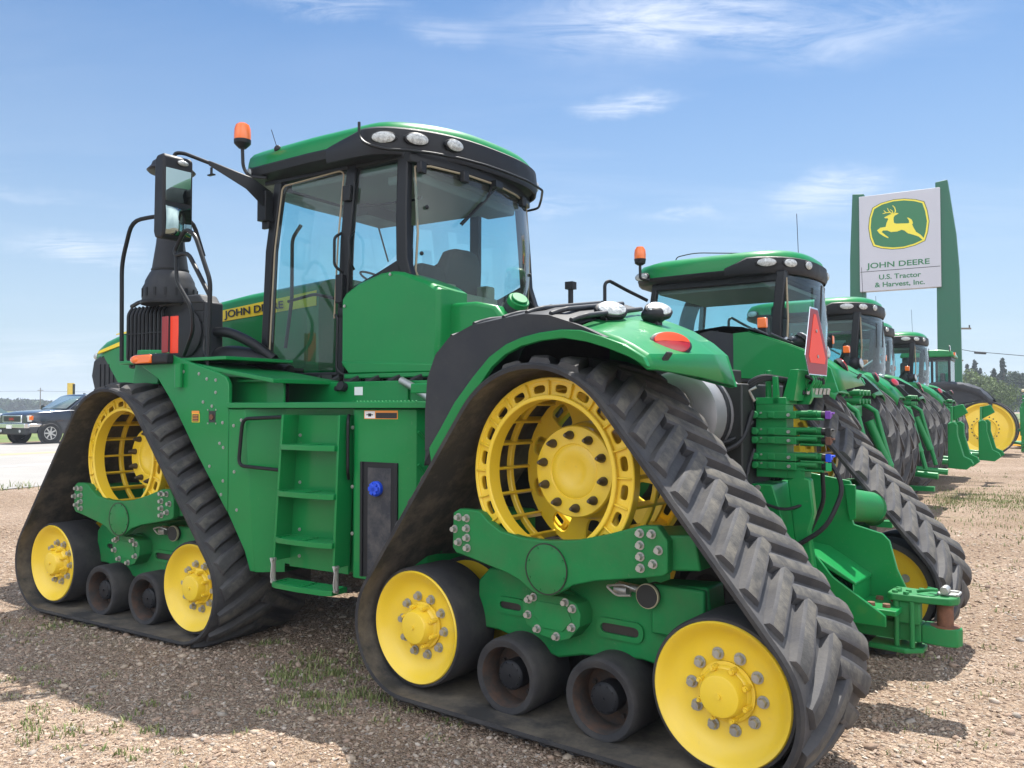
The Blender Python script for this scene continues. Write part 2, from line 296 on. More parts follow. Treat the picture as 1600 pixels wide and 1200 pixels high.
def lug(s0,side):
    # side=+1 outer half, -1 inner half
    st=[]; nst=7; rk=.195
    for i in range(nst):
        t=i/(nst-1); w=t*(.5*(YO_-YI_)+.0); y=YM+side*(-.045+w*1.04)
        y=min(max(y,YI_+.035),YO_-.052)
        sc=s0+rk*(w/.45)   # lower towards the belt edges on the rear run
        wd=.108; tp=.076; h=.046
        if i==0: h=.044
        if i==nst-1: h=.026; wd*=1.05
        if i==nst-2: h=.042
        row=[]
        for ds,hh in ((-wd/2,TH-.004),(-tp/2-.004,TH+h*.86),(-tp/2+.012,TH+h),(tp/2-.012,TH+h),(tp/2+.004,TH+h*.86),(wd/2,TH-.004)):
            q,_=bp(sc+ds*.90,hh); row.append((q[0],min(max(y-side*ds*.42,YI_+.012),YO_-.012),q[1]))
        st.append(row)
    n=6; V=[p for r in st for p in r]; F=[];ms=[]
    for k in range(nst-1):
        for i in range(n):
            j=(i+1)%n; F.append((k*n+i,k*n+j,(k+1)*n+j,(k+1)*n+i)); ms.append(3 if i==2 else 1)
    F+=[tuple(range(n))[::-1],tuple(range((nst-1)*n,nst*n))]; ms+=[1,1]
    belt.add(V,F,ms)
for i in range(NL): lug(i*pitch,1); lug((i+.5)*pitch,-1)
o_belt=belt.build('track_belt',[RUB,TREAD,BELTIN,LUG],root,MR,ang=28)
# ---- drive wheel
dw=MB(); CZ=1.3; RO=.498
def sector_ring(b,n,r0,r1,y0,y1,hole_r,hole_a,m=0,cz=CZ):
    # annulus between radii r0..r1 split in n sectors each with one oval hole
    for s in range(n):
        a0=2*PI*s/n; a1=2*PI*(s+1)/n; am=(a0+a1)/2; rm=(r0+r1)/2; H=[];B=[]
        k=16
        for i in range(k):
            t=2*PI*i/k; cx=math.cos(t); sy=math.sin(t); sq=lambda q:math.copysign(abs(q)**.6,q)
            H.append((am+hole_a*sq(cx)/rm, rm+hole_r*sq(sy)))
            mx=max(abs(cx),abs(sy)); B.append((am+(a1-a0)/2*cx/mx, rm+(r1-r0)/2*sy/mx))
        def P(q,y): return (q[1]*math.cos(q[0]),y,cz+q[1]*math.sin(q[0]))
        V=[P(q,y1) for q in H]+[P(q,y1) for q in B]+[P(q,y0) for q in H]+[P(q,y0) for q in B]; F=[]
        for i in range(k):
            j=(i+1)%k; F+=[(i,j,k+j,k+i),(2*k+i,3*k+i,3*k+j,2*k+j),(i,2*k+i,2*k+j,j)]
        b.add(V,F,m)
def annul(b,r0,r1,y0,y1,m=0,n=64,cz=CZ):
    b.loft([b.ring((0,y0,cz),(0,1,0),r0,n),b.ring((0,y1,cz),(0,1,0),r0,n),b.ring((0,y1,cz),(0,1,0),r1,n),b.ring((0,y0,cz),(0,1,0),r1,n),b.ring((0,y0,cz),(0,1,0),r0,n)],m,caps=False)
for (yy,sgn) in ((1.60,1),(1.07,-1)):
    sector_ring(dw,20,.405,.478,yy-.012,yy+.004,.020,.036)
    annul(dw,.478,RO,yy-.05*1,yy+.012); annul(dw,.383,.408,yy-.06 if sgn>0 else yy-.02,yy+.03)
    for i in range(20):
        a=2*PI*i/20; c=(.443*math.cos(a),yy+.006,CZ+.443*math.sin(a))
        dw.box(c,(.085,.03,.010),0,Matrix.Rotation(-a,3,'Y'))
for i in range(20):
    a=2*PI*i/20; c=(.462*math.cos(a),1.335,CZ+.462*math.sin(a)); dw.box(c,(.050,.53,.016),0,Matrix.Rotation(-a,3,'Y'))
annul(dw,.455,.485,1.32,1.35)
sector_ring(dw,10,.25,.455,1.16,1.185,.072,.052)
dw.lathe([(.25,1.16),(.27,1.22),(.255,1.30),(.235,1.345),(.228,1.35)],(0,0,CZ),(0,1,0),64)
o_dw=dw.build('drive_wheel',YEL,root,MR,bevel=.004,seg=1)
hb=MB(); hb.lathe([(.0,1.30),(.245,1.30),(.247,1.375),(.240,1.385),(.150,1.385),(.145,1.380),(.135,1.386),(.085,1.388),(.070,1.380),(.03,1.372),(.0,1.371)],(0,0,CZ),(0,1,0),64,caps=False)
o_hub=hb.build('wheel_hub',YEL,o_dw)
bs=MB(); bs.lathe([(.024,0),(.024,.014),(.014,.045),(.008,.060),(.0,.062)],(0,0,0),(0,1,0),14,caps=False)
ph=MB(); 
def put(mb,name,m,parent,loc,first={}):
    key=(name,id(m))
    if key in first:
        o=first[key].copy(); COL.objects.link(o)
    else:
        o=mb.build(name,m,None); first[key]=o
    o.parent=parent; o.matrix_local=Matrix.Translation(loc); return o
for i in range(10):
    a=2*PI*(i+.35)/10; put(bs,'wheel_stud',STUD,o_hub,(.195*math.cos(a),1.386,CZ+.195*math.sin(a)))
# ---- idlers
def idler(x,z,y,full=True):
    b=MB(); b.lathe([(.03,-.10),(.165,-.075),(.205,-.070),(.235,-.062),(.262,-.045),(.285,-.020),(.300,-.003),(.311,0.004),(.317,-.002),(.317,-.03)],(x,y,z),(0,1,0),72,caps=False)
    o=b.build('idler_wheel',YEL,root,MR,ang=50)
    h=MB(); h.lathe([(.130,-.080),(.132,-.066),(.118,-.064),(.112,-.050),(.104,-.045),(.094,.005),(.088,.014),(.075,.017),(.0,.017)],(x,y,z),(0,1,0),48,caps=False)
    h.cyl((x,y+.015,z),(x,y+.026,z),.011,n=10)
    for i in range(8):
        a=2*PI*(i+.5)/8; h.cyl((x+.113*math.cos(a),y-.07,z+.113*math.sin(a)),(x+.113*math.cos(a),y-.018,z+.113*math.sin(a)),.015,.013,n=10); h.cyl((x+.116*math.cos(a),y-.02,z+.116*math.sin(a)),(x+.116*math.cos(a),y-.008,z+.116*math.sin(a)),.008,n=8)
    h.build('hub_cap',YEL,o,ang=40)
    t=MB(); t.lathe([(.30,-.03),(.318,-.004),(.330,-.006),(.336,-.02),(.337,-.30),(.33,-.315),(.2,-.315)],(x,y,z),(0,1,0),72,caps=False)
    t.build('rubber_tyre',RUB,o)
    bb=bolt_mesh(.0205,.028)
    for i in range(10):
        a=2*PI*(i+.12)/10; put(bb,'wheel_bolt',STEEL,o,(x+.165*math.cos(a),y-.073,z+.165*math.sin(a)))
    # inner twin of the wheel
    t=MB(); t.lathe([(.05,-.50),(.31,-.48),(.335,-.47),(.337,-.72),(.318,-.73),(.300,-.73),(.285,-.70),(.23,-.66),(.05,-.62)],(x,y,z),(0,1,0),56,m=[1,0,0,0,0,1,1,1],caps=False); t.cyl((x,y-.5,z),(x,y-.2,z),.06,m=1)
    q=t.build('inner_idler_wheel',[RUB,YEL],root,MR)
    for i in range(10):
        a=2*PI*(i+.12)/10; put(bb,'wheel_bolt',STEEL,q,(x+.165*math.cos(a),y-.665,z+.165*math.sin(a)))
    return [o,q]
IDL=idler(.879,.395,1.69)+idler(-.958,.395,1.69)
def roller(x,z):
    b=MB(); b.lathe([(.150,-.14),(.150,-.02),(.158,-.004),(.166,-.004),(.172,0),(.190,0),(.200,-.010),(.204,-.03),(.204,-.31),(.19,-.33),(.05,-.33)],(x,1.64,z),(0,1,0),56,m=[1,1,0,0,0,0,0,0,0,0],caps=False)
    b.lathe([(.150,-.14),(.07,-.13)],(x,1.64,z),(0,1,0),56,m=1,caps=False)
    b.lathe([(.05,-.47),(.19,-.46),(.204,-.48),(.204,-.78),(.18,-.79),(.15,-.79),(.14,-.70),(.03,-.68)],(x,1.64,z),(0,1,0),40,caps=False)
    o=b.build('roller_wheel',[RUB,DRUST],root,MR)
    h=MB(); h.lathe([(.078,-.14),(.078,-.05),(.070,-.040),(.062,-.036),(.0,-.036)],(x,1.64,z),(0,1,0),40,caps=False); h.cyl((x,1.604,z),(x,1.612,z),.008)
    for i in range(10): a=2*PI*i/10; h.cyl((x+.064*math.cos(a),1.602,z+.064*math.sin(a)),(x+.064*math.cos(a),1.607,z+.064*math.sin(a)),.005,n=8)
    h.build('roller_hub',PLAS,o)
    bb=bolt_mesh(.013,.02)
    for i in range(5): a=2*PI*(i+.3)/5; put(bb,'roller_bolt',DRUST,o,(x+.112*math.cos(a),1.503,z+.112*math.sin(a)))
    return o
ROL=[roller(.265,.222),roller(-.315,.222)]
# ---- undercarriage frame
sp=[(.62,1.06),(.575,1.085),(.45,1.085),(.42,1.075),(.371,1.033),(.286,.988),(.15,.968),(0,.965),(-.187,.985),(-.367,1.030),(-.55,1.088),(-.64,1.095),(-.692,1.03),(-.692,.885),(-.67,.868),(-.569,.846),(-.307,.800),(-.174,.762),(-.095,.715),(-.045,.69),(.03,.683),(.085,.70),(.16,.745),(.24,.772),(.357,.795),(.488,.822),(.60,.842),(.625,.87)]
b=MB(); b.prism(sp,'y',1.60,1.655); o_sad=b.build('saddle_beam',GREEND,root,MR,bevel=.008,seg=3)
b=MB(); b.prism([(-.40,1.02),(-.80,1.06),(-.83,.90),(-.45,.86)],'y',1.15,1.60); b.prism([(.42,1.05),(.66,1.05),(.67,.86),(.42,.84)],'y',1.15,1.60)
b.build('saddle_crossbeam',GREEND,o_sad,bevel=.01)
b=MB(); b.loft([b.ring((-.015,1.655,.825),(0,1,0),.128,48),b.ring((-.015,1.660,.825),(0,1,0),.128,48),b.ring((-.015,1.662,.825),(0,1,0),.121,48)]); 
for i in range(8): a=2*PI*(i+.4)/8; b.cyl((-.015+.113*math.cos(a),1.661,.825+.113*math.sin(a)),(-.015+.113*math.cos(a),1.667,.825+.113*math.sin(a)),.006,n=6)
b.build('cover_disc',GREEND,o_sad); b=MB(); b.lathe([(.124,1.6605),(.124,1.6635),(.130,1.6635),(.130,1.6605),(.124,1.6605)],(-.015,0,.825),(0,1,0),48,caps=False); b.build('disc_gap',DECB,o_sad)
bb=bolt_mesh(.0165,.028)
for x,z in [(.577,1.039),(.518,1.038),(.606,.972),(.517,.983),(.576,.903),(.515,.932),(.512,.877),(-.551,1.054),(-.613,1.055),(-.552,.998),(-.553,.945),(-.554,.892),(-.648,.984),(-.62,.918)]:
    put(bb,'saddle_bolt',STEEL,o_sad,(x,1.655,z))
b=MB(); fr=[(.60,.66),(.52,.74),(.2,.76),(-.35,.80),(-.40,.74),(-.47,.72),(-.52,.78),(-.80,.80),(-.82,.56),(-.70,.45),(-.60,.38),(-.45,.40),(-.1,.36),(.05,.32),(.45,.40),(.60,.40)]
b.prism(fr,'y',1.28,1.46); b.b2(-.80,-.52,1.46,1.50,.55,.79); b.b2(.1,.52,1.1,1.3,.35,.75)
b.cyl((.879,1.20,.395),(.45,1.20,.50),.09,n=20); b.cyl((-.958,1.20,.40),(-.55,1.20,.48),.10,n=20)
o_fr=b.build('track_frame',GREEND,root,MR,bevel=.012,seg=2)
def slot(b,x,z,w,h,y,m=0):
    P=fillet([(x-w/2,0,z-h/2),(x+w/2,0,z-h/2),(x+w/2,0,z+h/2),(x-w/2,0,z+h/2)],h*.48,5,closed=True)
    o=[Vector((p.x,y,p.z)) for p in P]; c=Vector((x,y,z)); f=[c+(p-c)*Vector((1,1,1)).x*.80 for p in o]
    f=[Vector((c.x+(p.x-c.x)*(1-.05/w),y,c.z+(p.z-c.z)*(1-.05/h))) for p in o]
    up=lambda L,d:[p+Vector((0,d,0)) for p in L]
    b.loft([o,up(o,.016),up(f,.016),f],m=m,caps=False)
b=MB(); slot(b,-.33,.53,.27,.10,1.458); slot(b,.36,.55,.20,.09,1.458); b.build('slot_rim',GREEND,o_fr,ang=30)
b=MB()
for x,w,h in ((-.33,.215,.048),(.36,.15,.04)): 
    P=fillet([(x-w/2,0,.53-h/2),(x+w/2,0,.53-h/2),(x+w/2,0,.53+h/2),(x-w/2,0,.53+h/2)],h*.48,5,closed=True)
    if x>0: P=[p+Vector((0,0,.02)) for p in P]
    b.prism([(p.x,p.z) for p in P],'y',1.45,1.4625)
b.build('slot_opening',DECB,o_fr)
b=MB(); br=[(.20,.62),(.17,.66),(.10,.675),(-.07,.675),(-.14,.65),(-.165,.60),(-.16,.54),(-.10,.47),(-.03,.445),(.08,.46),(.17,.50),(.195,.56)]
b.prism(br,'y',1.46,1.575); b.prism([(.11,.635),(-.08,.635),(-.115,.56),(-.06,.50),(.06,.50),(.12,.56)],'y',1.575,1.582)
o_br=b.build('pivot_bracket',GREEND,root,MR,bevel=.012,seg=3)
for x,z in [(.155,.635),(.125,.65),(-.075,.65),(-.12,.625),(.16,.555),(.10,.49),(-.02,.47),(-.115,.53)]: put(bb,'bracket_bolt',STEEL,o_br,(x,1.575,z))
b=MB(); b.cyl((-.52,1.44,.735),(-.52,1.54,.735),.055,n=28,m=0); b.lathe([(.060,0),(.060,.015),(.052,.016),(.052,0),(.060,0)],(-.52,1.52,.735),(0,1,0),28,m=1,caps=False); b.cyl((-.45,1.44,.74),(-.34,1.50,.76),.02,m=2); b.tube([(-.46,1.54,.76),(-.40,1.56,.78),(-.30,1.55,.76),(-.36,1.55,.72),(-.44,1.55,.73)],.006,m=2,fil=.02); b.cyl((-.40,1.50,.74),(-.33,1.50,.74),.03,m=2)
o_ten=b.build('tensioner_hose',[DARK,BEIGE,STEEL],root,MR)
b=MB(); b.cyl((0,.2,CZ),(0,1.30,CZ),.17,.16,n=28); b.cyl((0,.9,CZ),(0,1.22,CZ),.22,.22,n=28); b.b2(-.12,.12,.5,1.3,.55,.88); b.cyl((-.015,1.1,.57),(-.015,1.5,.57),.12,n=28)
o_ax=b.build('axle_housing',GREEND,root,MR,bevel=.01)
UNIT=[o_belt,o_dw]+IDL+ROL+[o_sad,o_fr,o_br,o_ten,o_ax]
for o in UNIT:
    inst(o,root,MIR); inst(o,root,MF); inst(o,root,MF@MIR)
# ---- front frame, side box
def plate(name,pts,y0,y1,m=GREEN,bevel=.006,M=None,parent=None):
    b=MB(); b.prism(pts,'y',y0,y1); return b.build(name,m,parent or root,(MF if M is None else M) if not parent else None,bevel=bevel)
sidep=plate('side_plate',[(-.235,2.03),(-.20,2.165),(-.46,2.155),(-.63,2.10),(-1.14,1.965),(-1.225,1.93),(-1.258,1.88),(-1.258,.955),(-1.2,1.02),(-.9,1.38),(-.62,1.74),(-.44,1.93)],1.585,1.62)
fp=plate('front_plate',[(.10,2.185),(.165,1.90),(-.17,1.90),(-.20,2.03),(-.235,2.165)],1.40,1.44)
b=MB(); b.b2(.10,-1.2,.95,1.60,2.06,2.085); b.prism([(-.6,2.08),(-1.7,1.91),(-1.7,1.88),(-.6,2.05)],'y',.95,1.60); b.build('front_deck',GREEN,root,MF,bevel=.004)
for x,z in [(-.33,2.12),(-.41,2.12),(-.36,2.07),(-.93,1.96),(-1.02,1.92),(-1.12,1.91),(-1.12,1.82),(-.75,1.98),(-.98,1.75),(-1.08,1.72),(-1.2,1.60),(-1.17,1.45),(-1.21,1.42),(-1.06,1.28),(-1.21,1.18),(-1.19,1.08)]:
    put(bolt_mesh(.009,.008),'panel_bolt',STEEL,sidep,(x,1.62,z))
b=MB(); b.b2(-.855,-.94,1.62,1.623,1.60,1.665,0); b.b2(-.855,-.94,1.623,1.625,1.665,1.685,1); b.b2(-.862,-.933,1.623,1.6245,1.605,1.66,2)
for k in range(4): b.b2(-.868,-.925,1.6245,1.6255,1.613+.012*k,1.617+.012*k,1)
b.build('warning_decal',[DECY,DECO,DECB],sidep)
b=MB(); b.b2(-1.045,-1.12,1.615,1.6215,1.60,1.685,0); b.cyl((-1.08,1.60,1.64),(-1.08,1.63,1.64),.02,m=1)
for dx_ in (-.045,.045):
    for dz in (-.05,.05): b.cyl((-1.082+dx_,1.62,1.643+dz),(-1.082+dx_,1.625,1.643+dz),.006,n=8,m=2)
b.build('side_switch',[DECB,RUST,STEEL],sidep)
# tank box with a ladder recess
b=MB()
b.prism([(-1.262,1.70),(-1.262,.95),(-1.34,.84),(-1.44,.70),(-1.50,.56),(-1.56,.56),(-1.44,1.70)],'y',1.30,1.62)
o_box=b.build('side_box',GREEN,root,MF,bevel=.008)
b=MB(); b.add([(-1.44,1.62,1.70),(-1.56,1.62,.56),(-1.72,1.50,.56),(-1.72,1.50,1.70)],[(0,1,2,3)]); b.add([(-1.56,1.62,.56),(-1.72,1.50,.56),(-1.72,1.2,.56),(-1.56,1.2,.56)],[(0,1,2,3)])
b.b2(-1.72,-2.43,1.36,1.50,.62,1.70); b.prism([(1.50,.62),(1.36,.62),(1.36,1.70),(1.50,1.70)],'x',-1.72,-1.70)
b.build('box_recess',GREEN,o_box)
colp=[(-2.43,1.50),(-2.45,1.60),(-2.48,1.62),(-2.52,1.622),(-2.90,1.622),(-2.97,1.60),(-3.01,1.54),(-3.02,1.45),(-3.02,1.05),(-2.43,1.05)]
b=MB(); b.prism(colp,'z',.62,1.70); o_col=b.build('fuel_tank_housing',GREEN,root,MF,bevel=.006,ang=25)
b=MB(); b.b2(-2.54,-2.845,1.61,1.6255,.64,1.365,0); b.b2(-2.60,-2.79,1.6255,1.6285,.66,1.33,1); b.prism([(-2.54,.64),(-2.56,.64),(-2.56,1.365),(-2.54,1.365)],'y',1.6255,1.635,0); b.prism([(-2.825,.64),(-2.845,.64),(-2.845,1.365),(-2.825,1.365)],'y',1.6255,1.635,0)
o_in=b.build('filler_recess',[PLAS,mat('stained_plastic',(.022,.025,.034),.6,dirt=(.12,.11,.10),dirtamt=.7,dirtscale=9)],o_col,bevel=.003)
b=MB(); b.lathe([(.048,0),(.048,.022),(.040,.03),(0,.032)],(-2.68,1.63,1.20),(0,1,0),24,caps=False)
for i in range(3): b.box((-2.68,1.665,1.20),(.080,.014,.026),0,Matrix.Rotation(PI*i/3,3,'Y'))
b.build('filler_cap',BLUE,o_col,bevel=.003)
b=MB(); b.b2(-2.565,-2.84,1.6225,1.6245,1.637,1.69,2); b.b2(-2.570,-2.655,1.6245,1.6255,1.641,1.686,0); b.b2(-2.662,-2.835,1.6245,1.6255,1.641,1.676,1)
for k in range(3): b.b2(-2.67,-2.82,1.6255,1.6265,1.646+.010*k,1.649+.010*k,3)
b.b2(-2.60,-2.625,1.6255,1.6265,1.652,1.672,3); b.b2(-2.585,-2.64,1.6255,1.6265,1.660,1.666,3)
b.build('safety_decal',[DECW,DECB,DECO,PLASG],o_col)
for x,z in [(-2.455,1.58),(-2.455,1.2),(-2.455,.9)]: put(bolt_mesh(.009,.008),'panel_bolt',STEEL,o_col,(x,1.61,z))
for x,z in [(-1.32,1.58),(-1.33,1.25),(-1.36,.98),(-1.40,1.62)]: put(bolt_mesh(.009,.008),'panel_bolt',STEEL,o_box,(x,1.62,z))
# ribs on the rear corner of the tank housing
b=MB()
for k in range(4): z=.86+.2*k; b.tube([(-2.985,1.60,z+.10),(-3.015,1.50,z),(-3.025,1.42,z-.05)],.010,n=6)
b.build('pressed_rib',GREEN,o_col)
b=MB(); b.prism([(-1.262,1.64),(-2.45,1.64),(-2.52,1.665),(-2.98,1.665),(-3.08,1.60),(-3.08,.95),(-1.262,.95)],'z',1.705,1.745)
for i in range(18):
    x=-2.5-.03*i; b.box((x,1.655,1.748),(.014,.012,.008))
o_pl=b.build('walkway_platform',GREEN,root,MF,bevel=.005)
b=MB(); b.b2(-1.26,-2.45,1.0,1.05,1.745,1.90); b.prism([(-2.45,1.745),(-2.45,1.90),(-2.62,1.90),(-2.80,1.745)],'y',1.0,1.03); qk=b.build('kick_panel',GREEN,root,MF,bevel=.006)
b=MB(); b.b2(-1.95,-2.03,1.0505,1.0525,1.80,1.86); b.build('white_label',DECW,qk); b=MB(); b.cyl((-1.85,1.05,1.86),(-1.85,1.10,1.87),.035,n=12); b.cyl((-1.80,1.05,1.85),(-1.80,1.09,1.85),.02,n=10); b.build('plug_cap',PLAS,qk)
b=MB(); b.prism([(-.95,1.70),(-.95,1.95),(-1.63,1.90),(-1.63,1.70)],'y',1.42,1.44); b.b2(-1.20,-1.68,1.36,1.5,1.895,1.915); b.build('step_riser',GREEN,root,MF,bevel=.004)
b=MB(); b.b2(-2.84,-3.15,1.15,1.5,1.80,1.86); b.build('rear_step_tread',GREEN,root,MF,bevel=.006)
b=MB(); b.tube([(-2.40,1.06,1.90),(-2.55,1.08,1.84),(-2.75,1.12,1.74)],.028,n=14); b.build('steel_pipe',STEEL,root,MF)
# ladder
b=MB(); 
for xa,xb in ((-1.905,-1.83),(-2.415,-2.375)):
    s_=1 if xa>-2 else -1
    b.prism([(xa+.012*s_,1.66),(xa-.008*s_,1.66),(xb-.008*s_,.68),(xb+.012*s_,.68)],'y',1.56,1.70)
b.prism([(-1.91,1.66),(-2.415,1.66),(-2.375,.62),(-1.83,.62)],'y',1.545,1.562)
o_lad=b.build('ladder',GREEN,root,MF,bevel=.003)
def step(z,xl,xr,name='ladder_step',par=None):
    b=MB(); cx=(xl+xr)/2; w=abs(xl-xr)
    P=[(xl,1.58),(xr,1.58),(xr,1.72),(xr+.06,1.745),(cx,1.755),(xl-.06,1.745),(xl,1.72)]
    inner=[(cx+(x-cx)*.93,1.58+(y-1.58)*.86+.008) for x,y in P]
    o=[Vector((x,y,z)) for x,y in P]; d=[Vector((x,y,z-.036)) for x,y in P]; i1=[Vector((x,y,z)) for x,y in inner]; i2=[Vector((x,y,z-.02)) for x,y in inner]
    b.loft([i2,i1,o,d,[Vector((q.x,q.y,z-.036)) for q in i2],i2],caps=False)
    for k in range(4): y=1.60+.035*k; b.b2(xl-.02,xr+.02,y,y+.010,z-.026,z-.004)
    b.b2(cx-.010,cx+.010,1.58,1.745,z-.03,z)
    return b.build(name,GREEN,par or o_lad,bevel=.002,seg=1)
for z,xl,xr in [(1.465,-1.90,-2.40),(1.155,-1.88,-2.395),(.845,-1.86,-2.385)]: step(z,xl,xr)
step(.545,-1.835,-2.385,'bottom_step')
b=MB(); 
for x in (-1.822,-2.395):
    b.prism([(x,.70),(x-.03,.70),(x-.03,.53),(x,.53)],'y',1.70,1.712); b.cyl((x-.015,1.69,.69),(x-.015,1.725,.69),.012); b.cyl((x-.015,1.69,.545),(x-.015,1.725,.545),.012); b.tube([(x,1.72,.70),(x-.02,1.725,.66),(x-.01,1.725,.58),(x-.02,1.725,.54)],.006)
b.build('step_hanger',STEEL,o_lad)
for x in (-1.93,-2.36):
    for z in (1.52,1.2,.88,.70): put(bolt_mesh(.009,.01),'ladder_bolt',STEEL,o_lad,(x,1.562,z))
b=MB(); b.tube([(-1.86,1.66,1.645),(-1.46,1.66,1.63),(-1.42,1.66,1.30),(-1.84,1.66,1.285)],.013,n=10,fil=.06); b.tube([(-2.43,1.62,1.66),(-2.46,1.66,1.62),(-2.46,1.66,1.3),(-2.43,1.62,1.25)],.011,n=10,fil=.05); b.build('grab_handle',BLK,root,MF)
# handrails at the front deck
b=MB()
b.tube([(.145,1.55,2.08),(.16,1.55,2.90),(.03,1.55,3.23),(-.239,1.5,3.25),(-.40,1.3,3.25),(-.42,1.2,2.95)],.017,n=10,fil=.10)
b.tube([(-.939,1.55,1.99),(-.955,1.55,2.66),(-.77,1.55,3.03),(-.655,1.55,3.09),(-.528,1.55,2.93),(-.545,1.55,2.89),(-.69,1.55,2.90),(-.95,1.55,2.55)],.017,n=10,fil=.06)
b.tube([(-.545,1.55,2.90),(-.556,1.55,2.69),(-.70,1.52,2.48),(-.694,1.50,2.30),(-.52,1.45,2.12)],.015,n=10,fil=.06)
b.build('handrail',BLK,root,MF)
# marker lights
b=MB(); b.loft([[Vector((-.20-.0*k,1.62+dy_,2.083+dz_)) for dy_,dz_ in ((0,-.04),(.05,-.04),(.065,-.03),(.065,.03),(.05,.04),(0,.04))] for k in (0,)]+[[Vector((-.63,1.62+dy_,2.083+dz_)) for dy_,dz_ in ((0,-.04),(.05,-.04),(.065,-.03),(.065,.03),(.05,.04),(0,.04))]])
b.build('marker_light_housing',PLAS,root,MF,bevel=.01)
b=MB(); b.ell((-.25,1.665,2.083),(.085,.045,.036)); b.b2(-.25,-.45,1.67,1.70,2.05,2.116); mk=b.build('marker_light',ORG,root,MF,bevel=.01)
b=MB(); b.b2(-.485,-.56,1.62,1.626,2.13,2.41,0); b.build('side_reflector',REDG,root,MF,bevel=.004)
b=MB(); b.b2(-.56,-.655,1.60,1.606,2.125,2.41); b.build('rear_reflector',ORF,root,MF,bevel=.004)
b=MB(); b.cyl((-.72,1.64,1.86),(-.72,1.64,2.04),.032,n=16); b.build('bracket_tube',GREEN,root,MF)
# ---- exhaust after-treatment housing and stack
b=MB(); b.b2(.72,-.34,.93,1.12,2.06,2.60); b.prism([(.10,2.6),(-.02,2.66),(-.28,2.66),(-.34,2.58)],'y',.95,1.14); b.b2(.25,-.05,.95,1.15,2.58,2.65)
o_h=b.build('air_filter_housing',PLASG,root,MF,bevel=.02,seg=3)
b=MB()
for k in range(10): x=.66-.055*k; b.tube([(x,1.12,2.08),(x,1.16,2.14),(x,1.16,2.54),(x,1.12,2.60)],.014,n=6,fil=.03)
b.box((.42,1.17,2.36),(.56,.008,.008)); b.tube([(.70,1.10,2.62),(.5,1.16,2.64),(.2,1.16,2.64),(.12,1.13,2.60)],.018,fil=.04)
b.build('cooling_rib',PLAS,o_h)
b=MB()
for k in range(5): z=2.12+.1*k; b.b2(.10,-.33,1.12,1.128,z,z+.085)
b.lathe([(.20,0),(.205,.02),(.17,.03),(0,.03)],(-.12,1.125,2.34),(0,1,0),28,caps=False)
b.build('filter_cover',PLAS,o_h,bevel=.008)
b=MB(); sx,sy=.155,1.1
b.lathe([(.215,2.60),(.225,2.63),(.222,2.74),(.205,2.77),(.20,2.80),(.165,2.87),(.15,2.885),(.148,2.91),(.118,3.12),(.105,3.25),(.098,3.40),(.10,3.75)],(sx,sy,0),(0,0,1),36,caps=True)
o_st=b.build('exhaust_stack',PLASG,root,MF,ang=40)
b=MB(); b.lathe([(.10,3.74),(.185,3.745),(.20,3.76),(.165,3.80),(.155,3.83),(.13,3.85),(0,3.855)],(sx,sy,0),(0,0,1),36,caps=False); b.build('stack_cap',PLAS,o_st,ang=40)
b=MB()
for i in range(16): a=2*PI*i/16; b.box((sx+.224*math.cos(a),sy+.224*math.sin(a),2.69),(.012,.02,.07),0,Matrix.Rotation(a,3,'Z'))
b.lathe([(.236,2.595),(.24,2.61),(.236,2.625)],(sx,sy,0),(0,0,1),36); b.lathe([(.153,2.885),(.156,2.895),(.153,2.905)],(sx,sy,0),(0,0,1),30)
b.b2(sx-.13,sx-.09,sy-.03,sy+.03,3.05,3.30)
b.build('stack_collar',PLAS,o_st)
b=MB(); b.tube([(-.28,1.0,2.35),(-.50,1.0,2.34),(-.75,.97,2.24),(-.95,.92,2.10)],.042,n=14,fil=.1); b.tube([(-.1,.95,2.10),(-.5,.95,2.14),(-.8,.93,2.08),(-1.05,.88,1.96)],.10,n=18,fil=.2)
b.tube([(-.34,1.12,2.3),(-.42,1.2,2.15),(-.7,1.2,1.99),(-1.2,1.1,1.95)],.008,n=6,fil=.1)
b.build('intake_hose',BLK,root,MF)
# ---- hood
b=MB(); 
def hood_sec(x,w,zt,ze,zb): return [Vector((x,yy,zz)) for yy,zz in ((-w,zb),(-w*1.02,ze-.12),(-w,ze-.02),(-w*.93,ze+.025),(-w*.7,zt-.03),(-w*.35,zt-.005),(0,zt),(w*.35,zt-.005),(w*.7,zt-.03),(w*.93,ze+.025),(w,ze-.02),(w*1.02,ze-.12),(w,zb))]
b.loft([hood_sec(-1.0,.47,2.86,2.765,1.85),hood_sec(0,.47,2.80,2.705,1.85),hood_sec(1.0,.465,2.69,2.605,1.85),hood_sec(1.8,.45,2.56,2.47,1.85),hood_sec(2.2,.43,2.46,2.38,2.25),hood_sec(2.38,.40,2.38,2.31,2.25),hood_sec(2.48,.34,2.29,2.26,2.24)])
o_hood=b.build('hood',GREEN,root,MF,ang=40)
b=MB()
b.prism([(-.98,2.715),(.44,2.600),(1.2,2.545),(1.9,2.475),(1.9,2.465),(1.2,2.49),(.44,2.50),(-.98,2.585)],'y',.483,.486); b.prism([(1.85,2.40),(2.25,2.31),(2.27,2.28),(1.88,2.35)],'y',.44,.462)
b.build('side_stripe',DECY,o_hood)
text_mesh('JOHN DEERE',.092,axes((.19,.4885,2.545),(-1,0,.075),(0.03,0,1),(0,1,0)),'side_lettering',DECB,o_hood,.0015,1.5)
b=MB(); b.prism([(1.80,1.80),(1.80,2.36),(2.2,2.30),(2.40,2.22),(2.44,2.05),(2.38,1.90),(2.30,1.75)],'y',-.43,.43); o_g=b.build('front_grille',PLASG,root,MF,bevel=.03,seg=3)
b=MB()
